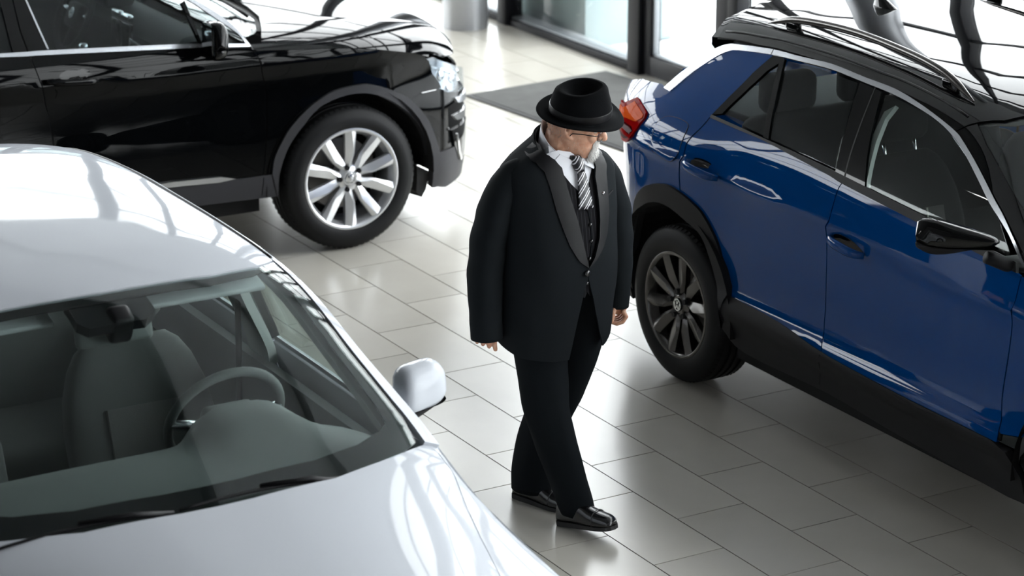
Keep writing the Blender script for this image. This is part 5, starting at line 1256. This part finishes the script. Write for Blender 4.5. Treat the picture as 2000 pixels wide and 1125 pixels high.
    for s in (-1, 1):
        el = [(.004, .071, .016), (-.006, .082, .026), (-.020, .088, .020), (-.024, .087, .000), (-.016, .081, -.018), (-.004, .073, -.028), (.002, .071, -.030)]
        limb([hd(x_, s*y_, z_) for x_, y_, z_ in el], [.005, .0058, .006, .006, .006, .007, .006], 10)
        limb([hd(-.004, s*.070, .012), hd(-.010, s*.074, -.005), hd(-.004, s*.071, -.022)], [.007, .010, .007], 10)
    me = bpy.data.meshes.new('m'); bm.normal_update(); bm.to_mesh(me); bm.free()
    tmp = bpy.data.objects.new('tmp', me); COL.objects.link(tmp)
    md = tmp.modifiers.new('r', 'REMESH'); md.mode = 'VOXEL'; md.voxel_size = .0028; md.use_smooth_shade = True
    sm = tmp.modifiers.new('s', 'SMOOTH'); sm.factor = .5; sm.iterations = 4
    dg = bpy.context.evaluated_depsgraph_get(); body = bpy.data.meshes.new_from_object(tmp.evaluated_get(dg))
    bpy.data.objects.remove(tmp)
    body.materials.clear(); body.polygons.foreach_set('use_smooth', [True]*len(body.polygons))
    man_o = link('person', body, 'skin'); man_o.location = ax
    tag(man_o, 'man in black suit, black felt hat and striped tie walking between the cars', 'person')
    # ------------------------------------------------ trousers
    def leg(rows):
        rings = []
        for z, cx, cy, ra, rb, yw in rows:
            ring = []
            for j in range(32):
                a = 2*pi*j/32; c, s = math.cos(a), math.sin(a)
                rx = ra*(1+.10*max(0, c)**8+.05*max(0, -c)**8)                  # pressed crease
                wob = 1+.055*mnoise.noise(Vector((c*2.2, s*2.2+cy*9, z*9)))
                x_, y_ = rx*c*wob, rb*s*wob
                ring.append(Vector((cx+x_*math.cos(yw)-y_*math.sin(yw), cy+x_*math.sin(yw)+y_*math.cos(yw), z)))
            rings.append(ring)
        return loft([[v for v in r] for r in rings])
    def dense(rows, k=4):
        out = []
        tabs = [[(r[0], r[i]) for r in sorted(rows)] for i in range(1, 6)]
        zs = sorted(r[0] for r in rows); nz = 34
        for i in range(nz+1):
            z = zs[-1]+(zs[0]-zs[-1])*i/nz; out.append((z,)+tuple(interp(tb, z) for tb in tabs))
        return out
    rl = [(.96, .002, -.06, .145, .125, 0), (.86, .006, -.080, .138, .115, 0), (.74, .018, -.086, .118, .102, 0), (.60, .045, -.088, .104, .092, .05), (.46, .070, -.086, .094, .084, .1), (.34, .095, -.066, .088, .076, .15), (.20, .130, -.036, .082, .068, .2), (.10, .156, -.014, .076, .060, .25), (.052, .166, -.006, .074, .057, .25)]
    ll = [(.96, .0, .06, .145, .125, 0), (.86, .0, .080, .140, .115, 0), (.74, .0, .088, .120, .100, 0), (.60, -.015, .078, .108, .092, .05), (.46, -.045, .048, .098, .085, .1), (.34, -.082, .012, .094, .080, .2), (.20, -.112, -.014, .090, .073, .25), (.10, -.126, -.022, .088, .070, .3), (.045, -.130, -.024, .086, .068, .3)]
    VT, FT = [], []
    for rows in (rl, ll):
        V, Fs = leg(dense(rows)); o0 = len(VT); VT += V; FT += [tuple(i+o0 for i in f) for f in Fs]
    tr = link('trousers', raw(VT, FT), 'suit_trouser', man_o)
    # ------------------------------------------------ shoes
    def shoe(loc, yaw, pit):
        sh = empty('shoe', loc); sh.parent = man_o; sh.scale = (.93, .95, .95); sh.rotation_euler = (0, pit, yaw)
        st = [(-.075, .026, .060), (-.065, .034, .072), (-.03, .037, .078), (.02, .037, .082), (.06, .041, .074), (.10, .046, .058), (.14, .047, .046), (.17, .042, .040), (.19, .033, .033), (.203, .018, .024)]
        rings = []
        for x_, w_, h in st:
            ring = []
            for j in range(20):
                a = pi*j/19; ring.append((x_, w_*math.copysign(abs(math.cos(a))**.75, math.cos(a)), .018+h*math.sin(a)**.8))
            rings.append(ring)
        V, Fs = loft(rings); link('upper', raw(V, Fs), 'shoe_leather', sh)
        srings = []
        for zt in (.0, .020):
            pass
        out = [(x_, w_+.0025) for x_, w_, h in st]; ol = [(-.079, 0)] + [(x_, -w_) for x_, w_ in out] + [(.208, 0)] + [(x_, w_) for x_, w_ in reversed(out)]
        V = [(x_, y_, .019) for x_, y_ in ol] + [(x_, y_, .004 if x_ > .03 else .0) for x_, y_ in ol]; nn = len(ol)
        Fs = [tuple(range(nn)), tuple(range(2*nn-1, nn-1, -1))] + [(i, i+nn, (i+1) % nn+nn, (i+1) % nn) for i in range(nn)]
        link('sole', raw(V, Fs, False), 'shoe_sole', sh)
        # toe seam and laces
        tube('toe_cap_seam', [(.125, .047*math.cos(pi*j/10), .020+.053*math.sin(pi*j/10)**.8) for j in range(11)], .0018, 'shoe_sole', sh, n=6)
        for k in range(3): tube('lace', [(.05+.018*k, -.018, .086-.010*k), (.056+.018*k, 0, .0905-.010*k), (.05+.018*k, .018, .086-.010*k)], .0022, 'shoe_sole', sh, n=6)
        return sh
    shoe((.180, -.022, .012), math.radians(18), math.radians(-10)); shoe((-.130, -.030, 0), math.radians(20), 0)
    # ------------------------------------------------ jacket
    D = math.radians
    cen = dict(centre=(0, 0, 1.0), da=.14, db=.03)
    def jsurf(p, z):
        o = .012+.004*mnoise.noise(Vector((math.cos(p)*2.5, math.sin(p)*2.5, z*5)))+.012*sstep(.95, .66, z)
        return torso(p, z, o)
    eL = [(29, .676), (18, .753), (11.1, .83), (5.8, .904), (2.9, .954), (2.2, .992)]
    vL = [(8.5, 1.034), (15.0, 1.097), (17.0, 1.156), (17.5, 1.234), (17.5, 1.308), (24, 1.376), (45, 1.425), (75, 1.455)]
    vR = [(-75, 1.440), (-45, 1.420), (-27, 1.402), (-17, 1.384), (-10.1, 1.356), (-8.8, 1.308), (-6.7, 1.251), (-2.8, 1.171), (-.7, 1.109), (.9, 1.041), (2.6, .998)]
    eR = [(2.2, .955), (-.6, .911), (-3.0, .844), (-5.5, .775), (-7.3, .703), (-9.3, .653)]
    hem = [(-22, .652), (-37, .656), (-67, .664), (-83, .677), (-98, .688), (-140, .69), (-180, .69), (-220, .70), (-262, .715), (-300, .712), (-316, .700), (-325, .684)]
    poly = [(D(a), z) for a, z in eL+vL] + [(D(110), 1.468), (D(180), 1.472), (D(250), 1.462)] + [(D(a+360), z) for a, z in vR+eR+hem]
    jk = panel('jacket', poly, jsurf, 'suit_wool', man_o, thick=.006, **cen)
    # sleeves
    def sleeve(path, rad, name):
        P = smooth_path(path, 6); nP = len(P); rr = []
        Rt = [(i/(len(rad)-1), r[0]) for i, r in enumerate(rad)]; Rb = [(i/(len(rad)-1), r[1]) for i, r in enumerate(rad)]
        rings = tube_rings(P, [(interp(Rt, i/(nP-1)), interp(Rb, i/(nP-1))) for i in range(nP)], 26, up=(1, 0, 0))
        for i, r in enumerate(rings):
            c = P[i]
            for j, v in enumerate(r):
                k = 1+.045*mnoise.noise(Vector((j*.35, i*.33, len(name)*3.1)))+.03*math.sin(i*1.1+j*.24)*sstep(.3, .5, i/nP)*sstep(.85, .6, i/nP)
                r[j] = c+(v-c)*k
        # turned-in cuff
        last = rings[-1]; c = P[-1]
        rings.append([c+(v-c)*.90 for v in last]); rings.append([c+(v-c)*.86+Vector((0, 0, .05)) for v in last])
        V, Fs = loft(rings, True, True, True); return link('sleeve', raw(V, Fs), 'suit_wool', jk)
    sleeve([(-.006, -.135, 1.335), (-.010, -.172, 1.318), (-.020, -.205, 1.262), (-.034, -.236, 1.17), (-.044, -.258, 1.05), (-.040, -.273, .93), (-.022, -.282, .81), (-.016, -.281, .722)], [(.040, .045), (.058, .052), (.072, .063), (.077, .067), (.076, .067), (.070, .065), (.064, .060), (.061, .057)], 'right')
    sleeve([(-.006, .125, 1.335), (-.004, .168, 1.312), (.002, .198, 1.255), (.018, .220, 1.17), (.032, .232, 1.06), (.044, .234, .96), (.048, .232, .86), (.046, .231, .778)], [(.042, .048), (.060, .054), (.072, .062), (.074, .063), (.068, .060), (.060, .054), (.052, .047), (.049, .043)], 'left')
    # lapels (satin), on top of the jacket
    def lsurf(p, z): return torso(p, z, .0165-.009*sstep(1.40, 1.455, z))
    lr = [(-102, 1.455), (-75, 1.447), (-45, 1.424), (-27, 1.402), (-17, 1.384), (-10.1, 1.356), (-8.8, 1.308), (-6.7, 1.251), (-2.8, 1.171), (-.7, 1.109), (.9, 1.041), (2.6, .998), (-3.8, 1.026), (-11.4, 1.085), (-15.8, 1.137), (-21.2, 1.218), (-24.5, 1.298), (-28, 1.352), (-42, 1.388), (-68, 1.412), (-102, 1.426)]
    ll_ = [(2.4, .996), (8.5, 1.034), (15.0, 1.097), (17.0, 1.156), (17.5, 1.234), (17.5, 1.308), (24, 1.376), (45, 1.425), (75, 1.45), (102, 1.458), (102, 1.428), (68, 1.412), (44, 1.38), (34, 1.31), (32, 1.24), (31, 1.18), (26.6, 1.109), (19.5, 1.063), (10.6, 1.024)]
    for pl in (lr, ll_): panel('lapel', [(D(a), z) for a, z in pl], lsurf, 'satin_lapel', jk, thick=.005, centre=(0, 0, 1.0), da=.08, db=.03)
    panel('collar', [(D(101), 1.458), (D(130), 1.468), (D(180), 1.474), (D(230), 1.466), (D(259), 1.455), (D(259), 1.426), (D(230), 1.430), (D(180), 1.432), (D(130), 1.430), (D(101), 1.428)], lsurf, 'satin_lapel', jk, thick=.006, centre=(0, 0, 1.0), da=.12, db=.02)
    def disc(name, p, z, off, r, mat, par, th=.004):
        c = Vector(torso(D(p), z, off)); c2 = Vector(torso(D(p), z, off+.01)); nrm = (c2-c).normalized()
        V, Fs = lathe_mesh([(0, th), (r*.75, th*.9), (r, th*.4), (r, -th)], 18, 'z'); o = link(name, raw(V, Fs), mat, par)
        o.location = c; o.rotation_euler = nrm.to_track_quat('Z', 'Y').to_euler(); return o
    disc('jacket_button', 1.2, .980, .018, .0115, 'button_black', jk)
    disc('lapel_pin', 24.3, 1.248, .018, .0055, 'pin_silver', jk)
    panel('breast_pocket', [(D(33), 1.236), (D(45), 1.246), (D(45.4), 1.240), (D(33.4), 1.230)], jsurf, 'satin_lapel', jk, off=.002, thick=.003, centre=(0, 0, 1), da=.05, db=.02)
    # ------------------------------------------------ waistcoat, shirt, tie
    vp = [(-60, .93), (-30, .925), (-6, .905), (1, .885), (3, .905), (6, .888), (9, .91), (40, .925), (60, .93), (60, 1.30), (30, 1.36), (22, 1.345), (15, 1.30), (10.5, 1.26), (6.0, 1.225), (2, 1.262), (-4, 1.30), (-11, 1.345), (-22, 1.39), (-60, 1.37)]
    vs = panel('waistcoat', [(D(a), z) for a, z in vp], lambda p, z: torso(p, z, .002), 'vest_pinstripe', man_o, thick=.006, centre=(0, 0, 1), da=.10, db=.03)
    panel('front_edge', [(D(a), z) for a, z in [(6.3, 1.222), (7.4, 1.222), (9.4, 1.146), (9.3, 1.088), (6.0, 1.02), (3.2, .93), (2.2, .93), (5.0, 1.02), (8.2, 1.088), (8.3, 1.146)]], lambda p, z: torso(p, z, .005), 'suit_trouser', vs, thick=.004, centre=(0, 0, 1), da=.1, db=.03)
    for p, z in ((6.5, 1.203), (8.2, 1.146), (8.1, 1.088), (4.9, 1.028), (2.2, .94)): disc('waistcoat_button', p, z, .006, .0068, 'button_black', vs)
    sp = [(-70, 1.15), (70, 1.15), (70, 1.36), (30, 1.40), (8, 1.392), (-12, 1.408), (-70, 1.40)]
    sh = panel('shirt', [(D(a), z) for a, z in sp], lambda p, z: torso(p, z, -.004), 'shirt_white', man_o, thick=.004, centre=(0, 0, 1), da=.10, db=.03)
    # collar band standing round the neck with two points
    ncx, ncy = .004, .006
    def col(p, h):       # h 0..1 bottom to top
        r = .074-.006*h; tilt = .020*math.cos(p)
        return (ncx+(r+.008)*math.cos(p)+.004*h, ncy+r*math.sin(p)+.003*h, 1.388-.042*math.cos(p)+(.044+.026*(1-math.cos(p))/2)*h)
    panel('shirt_collar', [(D(a), h) for a, h in [(8, .05), (30, .0), (90, .0), (180, .1), (270, .0), (335, .0), (352, .05), (350, .45), (330, .75), (270, 1.0), (180, 1.05), (90, 1.0), (30, .72), (12, .45)]], col, 'shirt_white', sh, thick=.004, centre=(0, 0, 1.35), da=.12, db=.25)
    for s in (-1, 1):
        f0 = D(6+s*6); a1 = D(6+s*75)
        A = [Vector(col(D(5+s*5), .50))+Vector((.006, 0, 0)), Vector(col(D(5+s*40), .85))*1.0, Vector(col(D(5+s*75), 1.0))]
        A = [v+(v-Vector((ncx, ncy, v.z))).normalized()*.006 for v in A]
        Bp = [Vector(torso(D(5+s*14), 1.335 if s > 0 else 1.338, .012)), Vector(torso(D(5+s*27), 1.366, .008)), Vector(col(D(5+s*78), .2))+Vector((0, s*.010, 0))]
        V = A+Bp; V2 = [v-Vector((.003, s*.002, .0)) for v in V]
        Fs = [(0, 1, 4, 3), (1, 2, 5, 4)]; Fb = [tuple(i+6 for i in reversed(f)) for f in Fs]; rim = [0, 1, 2, 5, 4, 3]
        Fr = [(rim[i], rim[(i+1) % 6], rim[(i+1) % 6]+6, rim[i]+6) for i in range(6)]
        link('collar_point', raw(V+V2, Fs+Fb+Fr, False), 'shirt_white', sh)
    # tie: knot and blade following the chest
    tw = [(1.372, -.012, .020), (1.360, -.006, .022), (1.345, .0, .019), (1.332, .002, .0155)]
    def tsurf(z, u, off): return Vector(torso(D(5.0), z, off)) + Vector((-.010*u*u/.0009*.0009, u, 0))
    rings = []
    for z, dz, hw in [(1.385, 0, .015), (1.378, 0, .021), (1.362, 0, .022), (1.345, 0, .018), (1.334, 0, .014)]:
        rings.append([tsurf(z, u*hw, .012+.014*math.sqrt(max(0, 1-u*u))-.004) for u in [-1+2*j/10.0 for j in range(11)]] + [tsurf(z, u*hw, -.004) for u in (1, -1)])
    V, Fs = loft(rings); tie = link('necktie', raw(V, Fs), 'tie_silk', man_o)
    rings = []
    for k in range(13):
        z = 1.340-.135*k/12.0; hw = .0145+.016*(k/12.0); o = .0085+.004*(1-k/12.0)
        rings.append([tsurf(z, u*hw, o+.003*(1-abs(u))) for u in [-1+2*j/8.0 for j in range(9)]] + [tsurf(z, u*hw, o-.004) for u in (1, -1)])
    V, Fs = loft(rings); link('tie_blade', raw(V, Fs), 'tie_silk', tie)
    # ------------------------------------------------ hat
    hat = empty('hat', tuple(hd(.020, -.002, .047))); hat.parent = man_o
    hat.rotation_mode = 'XYZ'
    Hm = Matrix.Rotation(math.radians(55), 4, 'Z') @ Matrix.Rotation(math.radians(6), 4, 'Y') @ Matrix.Rotation(math.radians(17), 4, 'X')
    hat.rotation_euler = Hm.to_euler()
    def egg(a, r, f=1.14): return (r*f*math.cos(a), r*.92*math.sin(a))
    rings = []
    nA = 56
    # under brim, edge, top of brim, crown side, crown top with teardrop dent
    prof_b = [(.086, .000, 0), (.110, -.002, .25), (.128, -.003, .7), (.1420, -.002, 1.0), (.1435, .0005, 1.0), (.1420, .003, 1.0), (.128, .002, .7), (.112, .003, .25), (.100, .006, 0), (.0955, .014, 0), (.0945, .04, 0), (.0905, .065, 0), (.0850, .088, 0), (.080, .101, 0), (.073, .109, 0), (.062, .110, 0)]
    for r, h, bk in prof_b:
        ring = []
        for j in range(nA):
            a = 2*pi*j/nA; x_, y_ = egg(a, r, 1.10+.06*(1-bk)); c, s = math.cos(a), math.sin(a)
            roll = bk*(.012*abs(s)**2-.016*max(0, c)**2+.004*max(0, -c)**2)*1.0
            pinch = 1-.16*sstep(.03, .10, h)*max(0, c)**1.5*abs(s)**.6*1.6 if bk == 0 and h > .03 else 1.0
            lift = .014*c*sstep(.08, .108, h) if bk == 0 else 0
            ring.append((x_*(1-.04*sstep(.05, .1, h)*max(0, c)), y_*pinch, h+roll+lift))
        rings.append(ring)
    for k in range(1, 6):
        q_ = 1-k/5.0; ring = []
        for j in range(nA):
            a = 2*pi*j/nA; x_, y_ = egg(a, .062*q_, 1.16); c, s = math.cos(a), math.sin(a)
            pinch = 1-.16*max(0, c)**1.5*abs(s)**.6*1.6*q_
            ring.append((x_*.96-.006*(1-q_), y_*pinch, .110+.014*c*q_-.040*(1-q_**1.6)*1.0))
        rings.append(ring)
    V, Fs = loft(rings, True, False, True); link('felt_body', raw(V, Fs), 'felt_black', hat)
    rings = []
    for r, h in ((.0985, .006), (.0975, .010), (.0972, .034), (.0955, .0375)):
        rings.append([(egg(2*pi*j/nA, r, 1.16)[0], egg(2*pi*j/nA, r, 1.16)[1], h) for j in range(nA)])
    V, Fs = loft(rings, True, False, False); link('hat_band', raw(V, Fs), 'hat_ribbon', hat)
    rbox('band_bow', (.005, .0935, .021), (.040, .008, .030), .003, 'hat_ribbon', hat)
    # ------------------------------------------------ glasses
    gl = empty('glasses', tuple(hd(.007, 0, -.017))); gl.parent = man_o; gl.rotation_euler = HR.to_euler()
    for s in (-1, 1):
        y0, y1, z0, z1 = s*.011, s*.058, -.016, .014
        rect = [(.101, y0, z1-.002), (.103, y0, z0+.004), (.100, (y0*2+y1)/3, z0), (.094, (y0+y1*2)/3, z0), (.088, y1, z0+.006), (.089, y1, z1-.002), (.097, (y0+y1)/2, z1)]
        R_ = smooth_path(rect, 3, True); link('lens', raw(R_ + [p-Vector((.002, 0, 0)) for p in R_], [tuple(range(len(R_))), tuple(range(2*len(R_)-1, len(R_)-1, -1))], False), 'glasses_lens', gl)
        tube('rim', R_+R_[:1], .0013, 'glasses_frame', gl, n=6)
        tube('temple_arm', [(.088, s*.059, .008), (.080, s*.073, .008), (.03, s*.0795, .010), (-.002, s*.0795, .008), (-.018, s*.0775, -.010)], .0019, 'glasses_frame', gl, n=6)
    tube('bridge', [(.101, -.011, .006), (.108, 0, .010), (.101, .011, .006)], .0013, 'glasses_frame', gl, n=6)
    # eyes, brows
    for s in (-1, 1):
        bm = bmesh.new(); bmesh.ops.create_uvsphere(bm, u_segments=16, v_segments=10, radius=.0115); ey = link('eye', from_bm(bm), 'eye_white', man_o); ey.location = hd(.0805, s*.031, .002)
        bm = bmesh.new(); bmesh.ops.create_uvsphere(bm, u_segments=12, v_segments=8, radius=.0058); ir = link('iris', from_bm(bm), 'eye_iris', ey); ir.location = (HR @ Vector((.0072, 0, -.001)))
    # ------------------------------------------------ beard: moustache and goatee of fine tufts over a shell
    bm = bmesh.new(); rnd = random.Random(5)
    def hair(p, d, ln, r):
        d = d.normalized(); u = d.orthogonal().normalized(); v = d.cross(u)
        vs = [bm.verts.new(p+u*r*math.cos(2*pi*k/3)+v*r*math.sin(2*pi*k/3)) for k in range(3)]; tip = bm.verts.new(p+d*ln)
        for k in range(3): bm.faces.new((vs[k], vs[(k+1) % 3], tip))
    def surf_pt(z, a):
        f = interp([(q[0], q[1]) for q in tab], z); bk = interp([(q[0], q[2]) for q in tab], z); w_ = interp([(q[0], q[3]) for q in tab], z)
        c, rx = (f+bk)/2, (f-bk)/2; cx, sx = math.cos(a), math.sin(a)
        return Vector((c+rx*math.copysign(abs(cx)**.86, cx), w_*math.copysign(abs(sx)**.9, sx), z)), Vector((cx, sx*1.2, -.25))
    for k in range(4200):
        z = rnd.uniform(-.122, -.038); a = rnd.gauss(0, .55)
        lim = lin_([(-.12, .85), (-.10, 1.0), (-.075, .80), (-.062, .66), (-.045, .62), (-.040, .40)], z)
        if abs(a) > lim: continue
        if -.071 < z < -.058 and abs(a) < .30: continue
        p, d = surf_pt(z, a)
        ln = lin_([(-.12, .024), (-.09, .022), (-.06, .015), (-.04, .013)], z)*rnd.uniform(.6, 1.15)
        d = d + Vector((rnd.gauss(0, .25), rnd.gauss(0, .25), -1.1+rnd.gauss(0, .2)))
        hair(HC+(HR @ (p+Vector((.001, 0, 0)))), HR.to_3x3() @ d, ln, .0014)
    bo = link('beard', from_bm(bm, False), 'beard_white', man_o); bo['kind'] = 'stuff'
    # short grey side hair and stubble
    bm = bmesh.new()
    for k in range(2600):
        z = rnd.uniform(-.112, .03); s = rnd.choice((-1, 1)); a = s*rnd.uniform(.5, 2.9)
        cheek = z < -.03 and abs(a) < 1.75 and rnd.random() < .55
        if not (cheek or (abs(a) > 1.95 and z > -.055)): continue
        if cheek and z > -.075+.05*(abs(a)-.5): continue
        p, d = surf_pt(z, a); d = d+Vector((rnd.gauss(0, .3), rnd.gauss(0, .3), -.8))
        hair(HC+(HR @ p), HR.to_3x3() @ d, (.0035 if cheek else .007)*rnd.uniform(.7, 1.2), .0007)
    so = link('hair', from_bm(bm, False), 'stubble', man_o); so['kind'] = 'stuff'
    return man_o
man()
